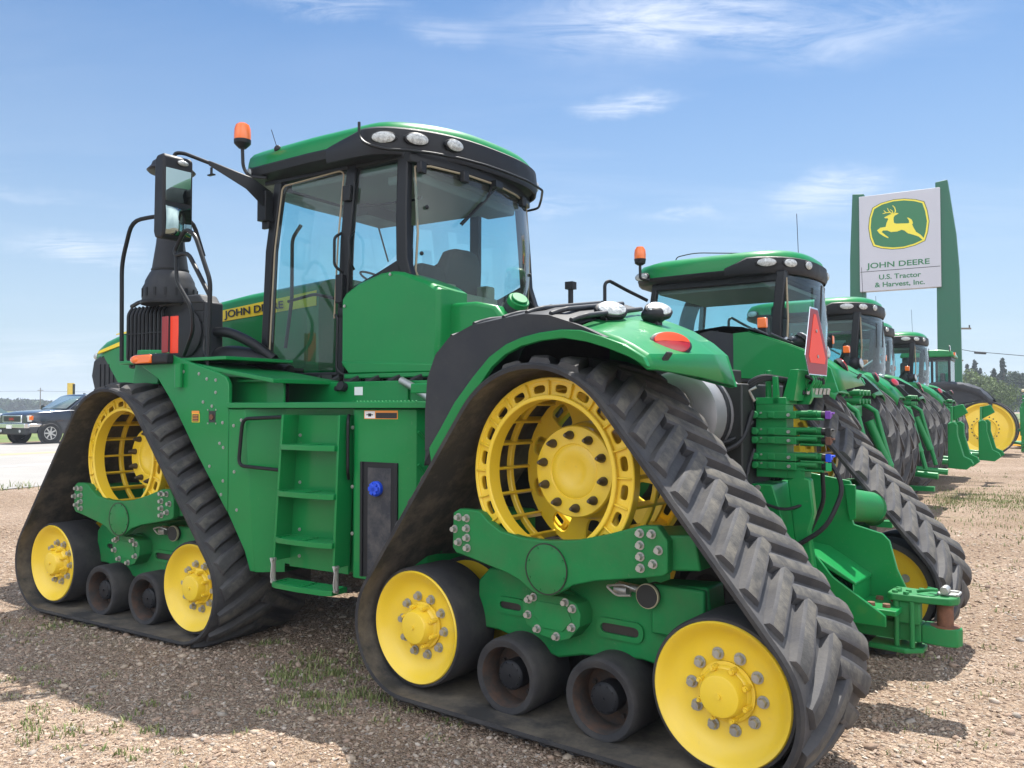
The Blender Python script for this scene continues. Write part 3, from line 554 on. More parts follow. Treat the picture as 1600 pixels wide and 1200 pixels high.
for k in range(9): z=1.84+.05*k; b.box((2.42,0,z),(.03,.6,.015))
for k in range(6): b.box((1.86+.08*k,.433,2.0),(.012,.012,.34))
b.build('grille_bar',PLAS,o_g)
b=MB(); b.ell((2.40,.33,2.26),(.06,.09,.05)); b.ell((2.40,-.33,2.26),(.06,.09,.05)); b.build('headlight',LENS,o_g)
b=MB(); b.b2(-1.6,2.2,-.38,.38,.75,1.6); b.b2(1.2,2.55,-.42,.42,.9,1.75); b.b2(-1.0,1.9,-.45,.45,1.5,1.9); b.b2(-2.6,-.8,-.85,.85,1.55,1.93); b.cyl((-2.2,0,.6),(-2.2,0,1.6),.25)
for k in range(7): b.tube([(-1.2-.2*k,.95,1.80),(-1.5-.2*k,.93,1.94)],.03,n=8); b.b2(-1.3-.22*k,-1.4-.22*k,.86,.95,1.9,1.96)
b.b2(-2.5,-2.9,.2,.9,1.0,1.9)
b.build('front_chassis',DARK,root,MF)
b=MB(); b.b2(-1.8,2.2,.45,.62,.85,1.25); b.b2(-1.9,-1.2,.6,1.3,.65,1.6); b.build('chassis_side',GREEND,root,MF,bevel=.01)
# ---- cab
b=MB()
def beam(b,pts,w,d,m=0):   # pts list of centres, w along x, d along y
    b.loft([[Vector((p[0]-w/2,p[1]-d/2,p[2])),Vector((p[0]+w/2,p[1]-d/2,p[2])),Vector((p[0]+w/2,p[1]+d/2,p[2])),Vector((p[0]-w/2,p[1]+d/2,p[2]))] for p in pts],m)
for sgn in (1,-1):
    beam(b,[(-.80,.87*sgn,1.93),(-.86,.87*sgn,3.0),(-.92,.83*sgn,3.60)],.085,.07)
    beam(b,[(-1.655,.87*sgn,1.93),(-1.70,.87*sgn,3.0),(-1.73,.83*sgn,3.60)],.10,.06)
    beam(b,[(-2.42,.87*sgn,2.52),(-2.32,.87*sgn,2.64),(-2.265,.87*sgn,2.80),(-2.25,.86*sgn,3.1),(-2.23,.82*sgn,3.60)],.10,.07)
    b.b2(-.76,-1.70,.80*sgn,.90*sgn,1.90,1.985)
    b.prism([(-1.64,2.52),(-1.66,2.60),(-2.0,2.72),(-2.25,2.82),(-2.3,2.70),(-2.45,2.56),(-2.6,2.46),(-2.6,2.36),(-1.7,2.36)],'y',.83*sgn,.88*sgn)
b.b2(-.76,-.82,-.85,.85,1.9,2.05); b.b2(-.88,-.95,-.82,.82,3.50,3.60)
b.b2(-.76,-1.7,.78,.87,3.555,3.62); b.b2(-.76,-1.7,-.87,-.78,3.555,3.62); b.b2(-1.7,-2.25,.78,.86,3.555,3.62); b.b2(-1.7,-2.25,-.86,-.78,3.555,3.62)
b.b2(-.80,-2.3,-.84,.84,1.86,1.93)
# rear window frame : sill dipping towards the middle
def rx(y): return -2.275-.20*(1-(y/.87)**2)
ys=[-.86+1.72*i/14 for i in range(15)]
def sill(y): t=abs(y)/.86; return 2.33+.17*t**2 if y<.2 else 2.33+.30*max(0,(t-.2)/.8)**1.6
b.loft([[Vector((rx(y)+.03,y,sill(y)-.16)),Vector((rx(y)-.03,y,sill(y)-.16)),Vector((rx(y)-.03,y,sill(y)+.0)),Vector((rx(y)+.03,y,sill(y)+.0))] for y in ys])
b.loft([[Vector((rx(y)+.03,y,3.52)),Vector((rx(y)-.03,y,3.52)),Vector((rx(y)-.03,y,3.62)),Vector((rx(y)+.03,y,3.62))] for y in ys])
o_cab=b.build('cab_frame',BLK,root,MF,bevel=.01)
def pane(name,V,F,par,mats=GLASS):
    b=MB(); b.add(V,F); return b.build(name,mats,par,ang=60,recalc=True)
for sgn in (1,-1):
    nm='door_window'
    pane(nm,[(-.84,.885*sgn,2.0),(-1.61,.885*sgn,2.0),(-1.66,.885*sgn,3.0),(-1.69,.845*sgn,3.55),(-.955,.845*sgn,3.55),(-.905,.885*sgn,3.0)],[(0,1,2,5),(5,2,3,4)],o_cab)
    pane('quarter_window',[(-1.71,.875*sgn,2.60),(-2.0,.875*sgn,2.71),(-2.21,.875*sgn,2.85),(-2.20,.87*sgn,3.1),(-2.18,.84*sgn,3.55),(-1.78,.84*sgn,3.55),(-1.75,.875*sgn,3.0)],[(0,1,2,3,4,5,6)],o_cab)
pane('windscreen',[(-.84,.83,2.05),(-.84,-.83,2.05),(-.92,-.80,3.5),(-.92,.80,3.5)],[(0,1,2,3)],o_cab)
b=MB(); b.loft([[Vector((rx(y)-.012*0-(.035*math.sin(PI*t)),y,sill(y)*(1-t)+3.52*t)) for t in [k/5 for k in range(6)]] for y in [-.82+1.64*i/14 for i in range(15)]],caps=False,closed=False)
o_rw=b.build('rear_window',GLASS,o_cab,ang=60)
# seals
b=MB(); b.tube([(-.87,.905,2.03),(-.93,.903,3.0),(-.975,.87,3.50),(-1.00,.868,3.525),(-1.62,.868,3.555),(-1.66,.87,3.53),(-1.635,.905,3.0),(-1.60,.905,2.4)],.007,n=6,fil=.05)
P=[(rx(.80),.80,3.50),(rx(.80)-.03,.80,3.0),(rx(.80)-.01,.80,2.72)]+[(rx(y)-.028,y,sill(y)+.012) for y in [.74,.6,.45,.3,.15,0,-.15,-.3,-.45,-.6,-.74]]+[(rx(-.8)-.01,-.80,2.62),(rx(-.8)-.03,-.80,3.0),(rx(-.8),-.80,3.50)]+[(rx(y)-.03,y,3.515) for y in [-.7,-.35,0,.35,.7]]+[(rx(.80),.80,3.50)]
b.tube(P,.009,n=6); b.build('window_seal',SEAL,o_cab)
b=MB(); b.box((-1.68,.925,2.62),(.07,.04,.22)); b.tube([(-1.66,.90,2.50),(-1.80,.93,2.49),(-1.66,.90,2.49)],.01); b.tube([(-1.61,.90,2.42),(-1.66,.95,2.42),(-1.68,.95,2.38),(-1.67,.95,2.0),(-1.72,.94,1.96),(-1.86,.93,1.955)],.011,fil=.03)
b.tube([(-1.66,.89,3.06),(-1.64,.95,3.02),(-1.64,.95,2.80),(-1.68,.9,2.75)],.012,fil=.03); b.tube([(-1.78,.88,3.06),(-1.79,.95,3.0),(-1.80,.95,2.82),(-1.80,.9,2.76)],.010,fil=.03)
b.b2(-.80,-.88,.90,.93,3.18,3.27); b.b2(-.80,-.88,.90,.93,2.02,2.10); b.b2(-1.68,-1.76,.88,.91,3.3,3.42); b.build('door_handle',BLK,o_cab,bevel=.006)
# interior
b=MB(); b.box((-1.62,0,2.42),(.50,.50,.14)); b.loft([[Vector((x,y_,z)) for x,y_,z in ((-1.80+ox,-w,zz),(-1.92+ox,-w,zz),(-1.95+ox,0,zz),(-1.92+ox,w,zz),(-1.80+ox,w,zz),(-1.77+ox,0,zz))] for zz,w,ox in ((2.4,.25,0),(2.7,.27,-.03),(2.95,.25,-.07),(3.05,.19,-.08),(3.08,.12,-.09))])
b.box((-1.62,.0,2.15),(.4,.4,.4)); b.box((-1.55,-.34,2.62),(.45,.12,.09)); b.box((-1.55,.34,2.60),(.35,.10,.07)); 
o_seat=b.build('seat',SEATM,o_cab,Matrix.Translation((-.05,-.22,-.02)),bevel=.03,seg=3)
b=MB(); b.loft([[Vector((x,y_,z)) for x,y_,z in ((-2.03+ox,.30-w,zz),(-2.12+ox,.30-w,zz),(-2.12+ox,.30+w,zz),(-2.03+ox,.30+w,zz))] for zz,w,ox in ((2.5,.18,0),(2.78,.18,0.02),(2.86,.13,0.03))]); b.build('trainer_seat',SEATM,o_cab,bevel=.02)
b=MB(); b.box((-1.05,0,2.35),(.30,.34,.75)); b.tube([(-1.10,0,2.65),(-1.25,0,2.82)],.035); b.lathe([(.19,0),(.205,.012),(.19,.024),(.175,.012),(.19,0)],(-1.27,0,2.82),(-.5,0,.85),28,caps=False); b.box((-1.29,0,2.84),(.36,.03,.02),0,Matrix.Rotation(R(30),3,'Y')); b.build('steering_column',PLAS,o_cab,bevel=.01)
b=MB(); b.box((-1.45,-.46,2.78),(.18,.06,.24)); b.tube([(-1.5,-.42,2.62),(-1.45,-.46,2.8)],.02); b.tube([(-.95,.80,2.2),(-1.02,.80,2.6),(-1.02,.80,3.1),(-1.12,.8,3.2)],.015,fil=.05); b.tube([(-1.0,-.80,2.3),(-1.05,-.80,2.9),(-1.3,-.8,3.1),(-1.5,-.8,3.1)],.013,fil=.06)
b.tube([(-1.6,.82,2.55),(-1.3,.82,2.62),(-1.0,.82,2.58)],.013,fil=.05); b.build('cab_grab_bar',BLK,o_cab)
b=MB(); b.box((-2.12,-.2,2.48),(.22,.5,.34)); b.box((-2.1,-.45,2.62),(.12,.12,.3)); b.box((-2.05,.1,2.50),(.1,.14,.3)); b.box((-2.3,.35,2.62),(.06,.10,.12)); b.box((-2.3,-.6,2.60),(.08,.3,.05)); b.build('console_box',BEIGE,o_cab,bevel=.015)
b=MB(); b.box((-1.12,-.62,2.85),(.05,.26,.20),0,Matrix.Rotation(R(-20),3,'Z')); b.tube([(-1.15,-.60,2.5),(-1.12,-.62,2.80)],.018); b.box((-1.0,-.72,3.2),(.04,.12,.16)); b.box((-1.2,.0,3.42),(.3,.5,.10)); b.tube([(-1.75,-.50,2.62),(-1.62,-.52,2.80)],.02); b.build('monitor',PLAS,o_cab,bevel=.012)
b=MB(); b.tube([(-1.70,.84,3.45),(-1.62,.80,2.9),(-1.66,.78,2.5),(-1.75,.6,2.2)],.010,n=6,fil=.1); b.tube([(-2.15,.5,3.46),(-1.9,.2,3.44),(-1.3,.3,3.43)],.012,n=6,fil=.1); b.build('cab_cable',BLK,o_cab)
b=MB(); b.b2(-1.0,-2.25,-.80,.80,3.50,3.56); b.box((-2.1,0,3.47),(.3,1.4,.08)); b.build('headliner',LINER,o_cab,bevel=.02)
b=MB(); b.tube([(-2.50,.05,3.50),(-2.52,.16,3.36),(-2.49,.45,3.12)],.009,n=6); b.tube([(-2.52,.0,3.50),(-2.53,.20,3.34),(-2.50,.47,3.10)],.006,n=6); b.box((-2.52,.02,3.51),(.06,.1,.05)); b.box((-2.50,.34,3.22),(.02,.012,.36),0,Matrix.Rotation(R(52),3,'X'))
b.tube([(-.97,-.3,3.45),(-.98,-.45,3.1)],.008); b.build('wiper',BLK,o_cab)
b=MB(); 
for y in (.78,.40,-.5): b.box((rx(y)-.04,y,3.49),(.05,.07,.09))
for y,z in ((.74,3.2),(.78,2.85),(-.79,2.9)): b.cyl((rx(y)-.03,y,z),(rx(y)-.055,y,z),.016,n=12)
b.build('window_hinge',PLAS,o_cab,bevel=.01)
# roof
def outline(off,bow=.22,x0=-.34,x1=-2.40,hw=.98):
    P=[]; skew=.09 if hw>.9 else .0
    W=hw-off; F_=x0-off; B=x1+off
    n=22; D_=(.57*hw/.98)*1.0-off*.5
    xs=x1+.45
    pts=[(F_-.10,W*.80),(F_,W*.55),(F_+.03,0),(F_,-W*.55),(F_-.10,-W*.80),(F_-.30,-W*.96),((x0+x1)/2,-W),(xs+.1,-W)]
    for i in range(n+1): y=-W*math.cos(PI*i/n); pts.append((xs-D_*(max(0,1-abs(y/W)**2.6))**.5+skew*y*max(0,1-abs(y/W)**8),y))
    pts+=[(xs+.1,W),((x0+x1)/2,W),(F_-.30,W*.96)]
    return pts
def rr(off,z,dz=0): return [Vector((x,y,z+dz*((x+2.4)/1.9))) for x,y in outline(off)]
b=MB(); b.loft([rr(.16,3.575),rr(.05,3.595),rr(.0,3.63),rr(-.01,3.69),rr(.0,3.705)],caps=True); o_roof=b.build('roof_underside',PLAS,o_cab if False else root,MF,ang=40)
b=MB(); b.loft([rr(.002,3.705),rr(.004,3.745),rr(.012,3.79),rr(.035,3.825),rr(.09,3.86),rr(.18,3.885),rr(.35,3.91),rr(.65,3.925)],caps=True); b.build('roof_shell',GREEN,o_roof,ang=50)
# black lamp panel round the back of the roof
b=MB(); 
def rb(y,off=0): return (-1.95-.57*(max(0,1-abs(y/.985)**2.6))**.5-off+.09*y*max(0,1-abs(y/.985)**8))
ysr=[.985*math.cos(PI*(.035+.93*i/26)) for i in range(27)]
side=[(-1.60,.985),(-1.72,.987),(-1.84,.987),(-1.95,.985)]
path=[(x,y) for x,y in side]+[(rb(y,.0),y) for y in ysr]+[(-1.95,-.985),(-1.84,-.987)]
rings=[]
for i,(x,y) in enumerate(path):
    t=min(1,i/3.); top=3.715+.085*min(1,t); cx,cy=-1.4,0; d=Vector((x-cx,y*1.0,0)).normalized()
    rings.append([Vector((x,y,3.585))+d*0.0,Vector((x,y,3.585))+d*.018,Vector((x,y,3.65))+d*.032,Vector((x,y,top-.02))+d*.018,Vector((x,y,top))-d*.01,Vector((x,y,top))-d*.06])
b.loft(rings); b.build('lamp_panel',PLAS,o_roof,ang=45)
def lamp(x,y,z,d,w,h,par,name='work_lamp',M=None,lens=LENS,body=PLAS):
    d=Vector(d).normalized(); up=Vector((0,0,1)); u=up.cross(d).normalized(); v=d.cross(u); c=Vector((x,y,z))
    E=lambda s,o:[c+d*o+u*(w*s*math.cos(2*PI*i/28))+v*(h*s*math.sin(2*PI*i/28)) for i in range(28)]
    b=MB(); b.loft([E(1.15,-.02),E(1.15,.004),E(1.02,.010)],0,caps=True); b.loft([E(1.0,.008),E(.97,.016),E(.7,.024),E(.3,.028)],1)
    return b.build(name,[body,lens],par,M)
for x,y,w,dd in ((-2.135,.955,.088,(-.62,1,-.1)),(rb(.79)-.050,.79,.088,(-.95,.52,-.1)),(rb(.52)-.048,.52,.078,(-1,.26,-.1)),(rb(-.84)-.045,-.84,.045,(-1,-.3,-.1))):
    lamp(x,y,3.705,dd,w,.042,o_roof,'roof_lamp',lens=LENS)
lamp(-.66,.93,3.665,(.45,1,-.15),.05,.042,o_roof,'roof_lamp'); 
b=MB(); b.tube([(-1.98,1.05,3.82),(-1.99,1.06,3.70),(-2.06,1.06,3.64)]+[(rb(y,.09),y*1.04,3.60) for y in (.95,.85,.7,.5,.25,0,-.3,-.6,-.85)]+[(-2.30,-1.03,3.56),(-2.15,-1.03,3.55),(-2.10,-.92,3.55)],.011,n=8,fil=.05); b.build('roof_rail',BLK,o_roof)
b=MB(); b.ell((-.98,.93,3.82),(.035,.02,.03)); b.tube([(-.98,.93,3.82),(-.93,.95,3.98)],.003,n=5); b.build('antenna',PLAS,o_roof)
# beacon
b=MB(); b.tube([(-.64,1.0,3.86),(-.65,1.0,3.70),(-.70,.98,3.62),(-.85,.92,3.60)],.014,n=8,fil=.05); b.lathe([(.03,3.86),(.055,3.885),(.068,3.90),(.070,3.93)],(-.64,1.0,0),(0,0,1),24); o_bc=b.build('beacon_mount',PLAS,root,MF)
b=MB(); b.lathe([(.067,3.93),(.069,3.96),(.066,4.02),(.055,4.055),(.035,4.07),(0,4.073)],(-.64,1.0,0),(0,0,1),24,caps=False); b.build('beacon',ORG,o_bc)
# mirror
b=MB(); b.tube([(-.44,1.50,3.66),(-.44,1.50,3.725),(-.50,1.46,3.725),(-.66,1.33,3.65)],.016,n=8,fil=.04); b.loft([[Vector((-.66,1.33,3.65+k*.02)) +Vector((0,s_*.02,0)) for s_,k in ((-1,-1),(1,-1),(1,1),(-1,1))],[Vector((-.84,1.10,3.52))+Vector((0,s_*.03,k*.055)) for s_,k in ((-1,-1),(1,-1),(1,1),(-1,1))],[Vector((-.86,.92,3.42))+Vector((0,s_*.04,k*.075)) for s_,k in ((-1,-1),(1,-1),(1,1),(-1,1))]]); b.cyl((-.66,1.32,3.62),(-.66,1.32,3.56),.01); b.box((-.66,1.32,3.56),(.07,.03,.012))
b.box((-.84,.93,3.36),(.10,.08,.24)); b.build('mirror_arm',BLK,root,MF,bevel=.004)
Mm=MF@Matrix.Translation((-.46,1.52,3.36))@Matrix.Rotation(R(-6),4,'Z')
b=MB(); b.prism([(.05,-.33),(-.06,-.34),(-.075,-.30),(-.075,.30),(-.05,.32),(.03,.32),(.06,.28),(.07,-.28)],'y',-.125,.125); o_m=b.build('side_mirror',PLAS,root,Mm,bevel=.018,seg=3)
b=MB(); b.b2(-.0755,-.0785,-.105,.105,-.05,.21); b.build('mirror_glass',MIRR,o_m,bevel=.001)
b=MB(); b.loft([[Vector((-.076-.012*math.sin(PI*t),y,-.31+.23*t)) for t in [k/6 for k in range(7)]] for y in (-.105,.105)],caps=False,closed=False); b.build('convex_mirror',MIRR,o_m,solid=.002)
lamp(-.076,-.03,.265,(-1,0,0),.045,.022,o_m,'mirror_lamp')
# green panel box behind the cab door
b=MB(); bx=[(-1.70,2.02),(-1.80,1.955),(-2.62,1.92),(-2.64,2.30),(-2.64,2.55),(-2.56,2.60),(-2.30,2.70),(-2.20,2.715),(-2.10,2.71),(-1.87,2.65),(-1.74,2.585),(-1.70,2.54)]
def shr(f,y): cx,cz=-2.15,2.3; return [Vector((cx+(x-cx)*f,y,cz+(z-cz)*f)) for x,z in bx]
b.loft([[Vector((x,.60,z)) for x,z in bx],[Vector((x,.90,z)) for x,z in bx],shr(.985,.925),shr(.94,.945)],caps=True); o_gb=b.build('cab_side_cover',GREEN,root,MF,ang=38)
b=MB(); b.b2(-1.75,-2.60,.92,.955,1.925,1.965); b.prism([(-1.72,2.06),(-2.60,2.02),(-2.60,1.96),(-1.80,1.965)],'y',.935,.96); b.build('cover_lip',GREEN,o_gb,bevel=.01)
for x,z in ((-2.2,2.685),(-1.75,2.48),(-2.05,1.985),(-2.5,1.975)): put(bolt_mesh(.009,.008),'panel_bolt',STEEL,o_gb,(x,.95,z))
b=MB(); b.prism([(-2.60,1.95),(-3.05,1.98),(-3.12,2.30),(-3.02,2.42),(-2.85,2.46),(-2.60,2.46)],'y',.30,.80); b.prism([(-2.5,2.3),(-2.75,2.35),(-2.95,2.42),(-2.6,2.52),(-2.45,2.5)],'y',-.85,-.45); o_rc=b.build('rear_cover',GREEN,root,MF,bevel=.03,seg=3)
b=MB(); b.tube([(-2.9,.55,2.25),(-3.02,.60,2.35),(-3.10,.64,2.44)],[.13,.10,.075],n=20); b.build('filler_neck',PLASG,o_rc)
b=MB(); b.cyl((-3.095,.635,2.435),(-3.125,.65,2.47),.078,n=24); b.cyl((-3.125,.65,2.47),(-3.135,.655,2.482),.06,n=24); b.build('tank_cap',GREEN,o_rc,bevel=.005)
# mast light seen above the fender
b=MB(); b.cyl((-3.0,-.35,2.45),(-3.0,-.35,2.68),.022,n=10); b.box((-3.0,-.35,2.70),(.07,.07,.06)); b.tube([(-3.0,-.35,2.5),(-2.9,-.2,2.52),(-2.8,-.1,2.48)],.02); b.build('gps_post',PLAS,root,MF)
# ---- rear frame
b=MB(); b.b2(-.55,2.0,-.36,.36,.75,1.55); b.cyl((0,-.9,1.3),(0,.9,1.3),.2,n=28); b.b2(-.2,1.5,-.42,.42,1.5,1.9)
b.b2(1.0,2.2,-.7,.7,1.2,1.8); b.b2(-.60,-.25,-.30,.55,1.0,1.78); b.build('rear_chassis',DARK,root,MR,bevel=.01)
b=MB(); b.lathe([(.05,.35),(.22,.36),(.25,.38),(.25,.88),(.22,.90),(.05,.905)],(-.30,0,1.60),(0,1,0),40); b.lathe([(.02,.905),(.12,.906),(.125,.92),(.10,.925),(.0,.925)],(-.30,0,1.64),(0,1,0),24,caps=False); o_tk=b.build('silver_tank',SILV,root,MR@Matrix.Translation((0,-.10,0)))
b=MB(); b.lathe([(.252,.70),(.258,.705),(.258,.74),(.252,.745)],(-.30,0,1.60),(0,1,0),40); b.build('tank_strap',PLAS,o_tk)
# fenders (built for the left, mirrored for the right)
lo=[(.672,1.325),(.577,1.425),(.47,1.58),(.351,1.735),(.25,1.85),(.159,1.913),(.06,1.95),(-.06,1.972),(-.197,1.979),(-.33,1.955),(-.45,1.918),(-.56,1.875),(-.66,1.825)]
up=[(.686,1.42),(.601,1.53),(.50,1.67),(.373,1.802),(.26,1.905),(.15,1.965),(.05,1.995),(-.06,2.013),(-.19,2.021),(-.30,2.012),(-.42,1.975),(-.53,1.935),(-.64,1.87)]
sk=[(.735,1.40),(.735,1.62),(.72,1.80),(.66,1.93),(.56,2.02),(.40,2.078),(.20,2.10),(.05,2.115),(-.10,2.10),(-.22,2.06),(-.30,2.03),(-.42,1.99),(-.53,1.95)]
b=MB(); Y1=1.775
b.loft([[Vector((a[0],Y1,a[1])),Vector((c[0],Y1+.006,c[1])),Vector((c[0],Y1-.03,c[1])),Vector((a[0],Y1-.03,a[1]))] for a,c in zip(lo,up)])
o_fs=b.build('fender_strip',GREEN,root,MR,bevel=.004)
b=MB(); b.loft([[Vector((a[0],Y1-.02,a[1])),Vector((c[0],Y1-.015,c[1])),Vector((c[0]-.03,Y1-.05,c[1]-.01)),Vector((a[0]-.01,Y1-.05,a[1]))] for a,c in zip(up[:11],sk[:11])])
b.loft([[Vector((up[0][0]+.06,Y1-.02,up[0][1]-.09)),Vector((sk[0][0]+.01,Y1-.02,sk[0][1]-.08)),Vector((sk[0][0],Y1-.05,sk[0][1]-.08)),Vector((up[0][0],Y1-.05,up[0][1]-.09))],[Vector((up[0][0],Y1-.02,up[0][1])),Vector((sk[0][0],Y1-.02,sk[0][1])),Vector((sk[0][0]-.03,Y1-.05,sk[0][1])),Vector((up[0][0]-.01,Y1-.05,up[0][1]))]])
# crown: from the skirt edge rising inboard
cr=[]
for (x,z) in sk[1:10]:
    row=[]
    for t in (0,.08,.25,.5,.8,1.0):
        y=Y1-.02-.86*t; xs=x+(.09*t if x<.3 else .06*t); row.append(Vector((xs,y,z+.025*min(1,t*6)+.125*t*(1 if x<.5 else .6))))
    cr.append(row)
b.loft(cr,caps=False,closed=False)
b.loft([[p+Vector((-.02 if 0 else 0,0,-.035)) for p in r] for r in cr],caps=False,closed=False)
# inner side wall
iw=[(.72,1.40),(.72,1.75),(.66,2.0),(.5,2.17),(.30,2.225),(.06,2.215),(.06,1.87),(-.10,1.85),(.2,1.9),(.35,1.80),(.55,1.5)]
b.prism([(.74,1.35),(.79,1.62),(.78,1.84),(.70,2.0),(.60,2.10),(.44,2.19),(.24,2.235),(.056,2.20),(.056,1.87),(.056,1.80),(.25,1.80),(.45,1.62),(.60,1.38)],'y',.885,.915)
o_fb=b.build('fender_body',PLASG,root,MR,ang=40)
b=MB()
for i in range(7):
    x0,z0=sk[3+i] if 3+i<len(sk) else sk[-1]
    t0=.03; P=[]
    for t in (.02,.06,.10,.14): y=Y1-.02-.86*t; P.append((x0+.02*0-.16*t+.09*t, y, z0+.025*min(1,t*6)+.125*t+.002))
    P2=[(x0-.05+.09*t,Y1-.02-.86*t,z0+.022+.125*t) for t in (.12,.3,.5,.7,.9)]
    b.tube([P[0],P[1],P2[0]]+P2[1:],.013,n=8,fil=.02)
b.build('fender_rib',PLASG,o_fb,ang=50)
# green tail
b=MB()
sec=[]   # rings across y (from outer to inner) for stations along x
def tail_sec(x0,zo,zi,zbot_o,zbot_i,y0=1.72,y1=.90): pass
stO=[(-.235,2.035),(-.42,1.985),(-.52,1.955),(-.62,1.90),(-.665,1.815)]          # outer profile (y 1.70)
stM=[(-.13,2.135),(-.34,2.085),(-.46,2.04),(-.56,1.975),(-.655,1.905),(-.70,1.79)]     # (y 1.3)
stI=[(-.05,2.215),(-.352,2.105),(-.475,2.052),(-.575,1.99),(-.655,1.92),(-.705,1.755)]
stO=[(-.235,2.03),(-.38,2.00),(-.47,1.97),(-.55,1.93),(-.625,1.885),(-.665,1.815)]
stOO=[(-.235,1.99),(-.38,1.955),(-.47,1.93),(-.55,1.89),(-.61,1.85),(-.655,1.815)]
rows=[]
for y,st in ((Y1-.01,stOO),(1.70,stO),(1.50,[((a[0]*.55+c[0]*.45),(a[1]*.55+c[1]*.45)) for a,c in zip(stO,stM)]),(1.30,stM),(1.08,[((a[0]*.5+c[0]*.5),(a[1]*.45+c[1]*.55)) for a,c in zip(stM,stI)]),(.915,stI)):
    rows.append([Vector((x,y,z)) for x,z in st])
b.loft(rows,caps=False,closed=False)
b.prism([(.052,2.20),(-.05,2.205),(-.352,2.095),(-.475,2.045),(-.575,1.985),(-.655,1.915),(-.705,1.755),(-.68,1.75),(-.30,1.85),(.052,1.87)],'y',.885,.912)
o_ta=b.build('fender_tail',GREEN,root,MR,ang=14,solid=.012)
q=lamp(-.585,1.40,1.955,(-1,.50,.62),.108,.060,o_ta,'tail_lamp',lens=RED); b=MB(); d=Vector((-1,.50,.62)).normalized(); u=Vector((0,0,1)).cross(d).normalized(); v=d.cross(u); c=Vector((-.585,1.40,1.955)); b.loft([[c+d*(.0285 if k else .020)+u*(.108*f*math.cos(PI*i/14))+v*(.060*f*math.sin(PI*i/14)) for i in range(15)] for k,f in ((0,.97),(1,.5))]); b.build('upper_lens',mat('amber_red_lens',(.62,.06,.008),.25,coat=.3),q)
b=MB(); b.box((-.652,1.585,1.872),(.014,.055,.075),0,Matrix.Rotation(R(-38),3,'Y')); b.build('tail_reflector',PLASG,o_ta,bevel=.006)
def wl(x,y,z):
    b=MB(); b.box((x,y,z-.065),(.07,.06,.05)); b.tube([(x,y,z-.05),(x+.02,y,z-.02)],.018); b.tube([(x+.05,y-.06,z-.03),(x-.03,y-.05,z-.05),(x-.02,y+.06,z-.04)],.009,fil=.02); q=b.build('lamp_bracket',PLAS,o_ta,bevel=.004)
    return q
wl(-.20,1.40,2.15); lamp(-.235,1.38,2.15,(-.70,.45,.70),.080,.050,o_ta,'work_lamp')
wl(-.36,1.15,2.16)
b=MB(); b.ell((-.36,1.15,2.135),(.07,.07,.05)); b.build('lamp_housing',PLAS,o_ta); lamp(-.385,1.145,2.16,(-.62,.40,.75),.070,.052,o_ta,'work_lamp')
for o in (o_fs,o_fb,o_ta): inst(o,root,MIR)
# hydraulic block
b=MB(); b.b2(-.62,-.80,.28,.40,1.24,1.66); b.b2(-.80,-.90,.28,.40,1.24,1.33)
zz=[1.60,1.505,1.455,1.36,1.31]
for z in zz:
    b.b2(-.60,-.86,.24,.42,z-.022,z+.022); b.cyl((-.63,.43,z),(-.63,.45,z),.02,n=14); b.b2(-.70,-.74,.42,.43,z-.018,z+.018)
o_hy=b.build('hydraulic_block',GREEND,root,MR,bevel=.004)
ccol=[PURP,DECB,BRN,BLUE,GRNP]
for z,c in zip(zz,ccol):
    b=MB(); b.cyl((-.86,.34,z),(-.98,.34,z),.024,n=14); b.cyl((-.90,.34,z),(-.95,.34,z),.028,n=6); b.b2(-.87,-1.0,.37,.385,z-.03,z-.018); b.cyl((-.86,.40,z+.01),(-.97,.40,z+.01),.014,n=10); b.tube([(-.88,.40,z-.02),(-1.0,.40,z-.024)],.006,n=6)
    q=b.build('hydraulic_coupler',GREEND,o_hy)
    b=MB(); b.cyl((-.98,.34,z),(-1.01,.34,z),.022,n=12,m=1); b.cyl((-1.005,.34,z),(-1.035,.34,z),.020,.014,n=10); b.box((-1.02,.36,z),(.03,.012,.045)); b.box((-1.02,.33,z+.01),(.05,.03,.012)); b.build('dust_cap',[c,DECB],o_hy,bevel=.002)
b=MB(); b.prism([(-.70,1.66),(-.70,1.70),(-.78,1.80),(-.80,1.85),(-.86,1.85),(-.88,1.70),(-.86,1.66)],'y',.16,.20); b.b2(-.80,-.88,.0,.20,1.70,1.76); b.b2(-.62,-.80,.22,.40,1.66,1.70)
for k in range(5): b.cyl((-.84-.012*k,.20-.04*k,1.77),(-.86-.012*k,.20-.04*k,1.83),.012,n=8); b.tube([(-.86,.21-.04*k,1.74),(-.90,.21-.04*k,1.79),(-.88,.21-.04*k,1.84)],.010,n=6,fil=.02)
b.prism([(-.72,1.66),(-.72,1.82),(-.75,1.82),(-.76,1.66)],'y',.38,.40); b.prism([(-.76,1.68),(-.81,1.86),(-.86,1.86),(-.83,1.68)],'y',.18,.36); b.cyl((-.66,.30,1.68),(-.66,.30,1.86),.018,n=10)
o_bk=b.build('hose_bracket',GREEN,root,MR,bevel=.003)
b=MB(); 
for k in range(3): b.tube([(-.60,.34+.02*k,1.66-.02*k),(-.58,.44,1.74+.02*k),(-.66,.40,1.81+.01*k),(-.80,.26,1.80),(-.84,.22-.05*k,1.72)],.013,n=8,fil=.07)
b.tube([(-.62,.45,1.56),(-.55,.55,1.45),(-.42,.65,1.42),(-.30,.7,1.40)],.014,n=8,fil=.08); b.tube([(-.62,.45,1.62),(-.60,.55,1.44),(-.50,.66,1.38),(-.38,.7,1.30)],.014,n=8,fil=.08)
b.tube([(-.30,.72,1.78),(-.30,.73,1.66),(-.38,.75,1.60),(-.42,.75,1.46)],.008,n=6,fil=.05)
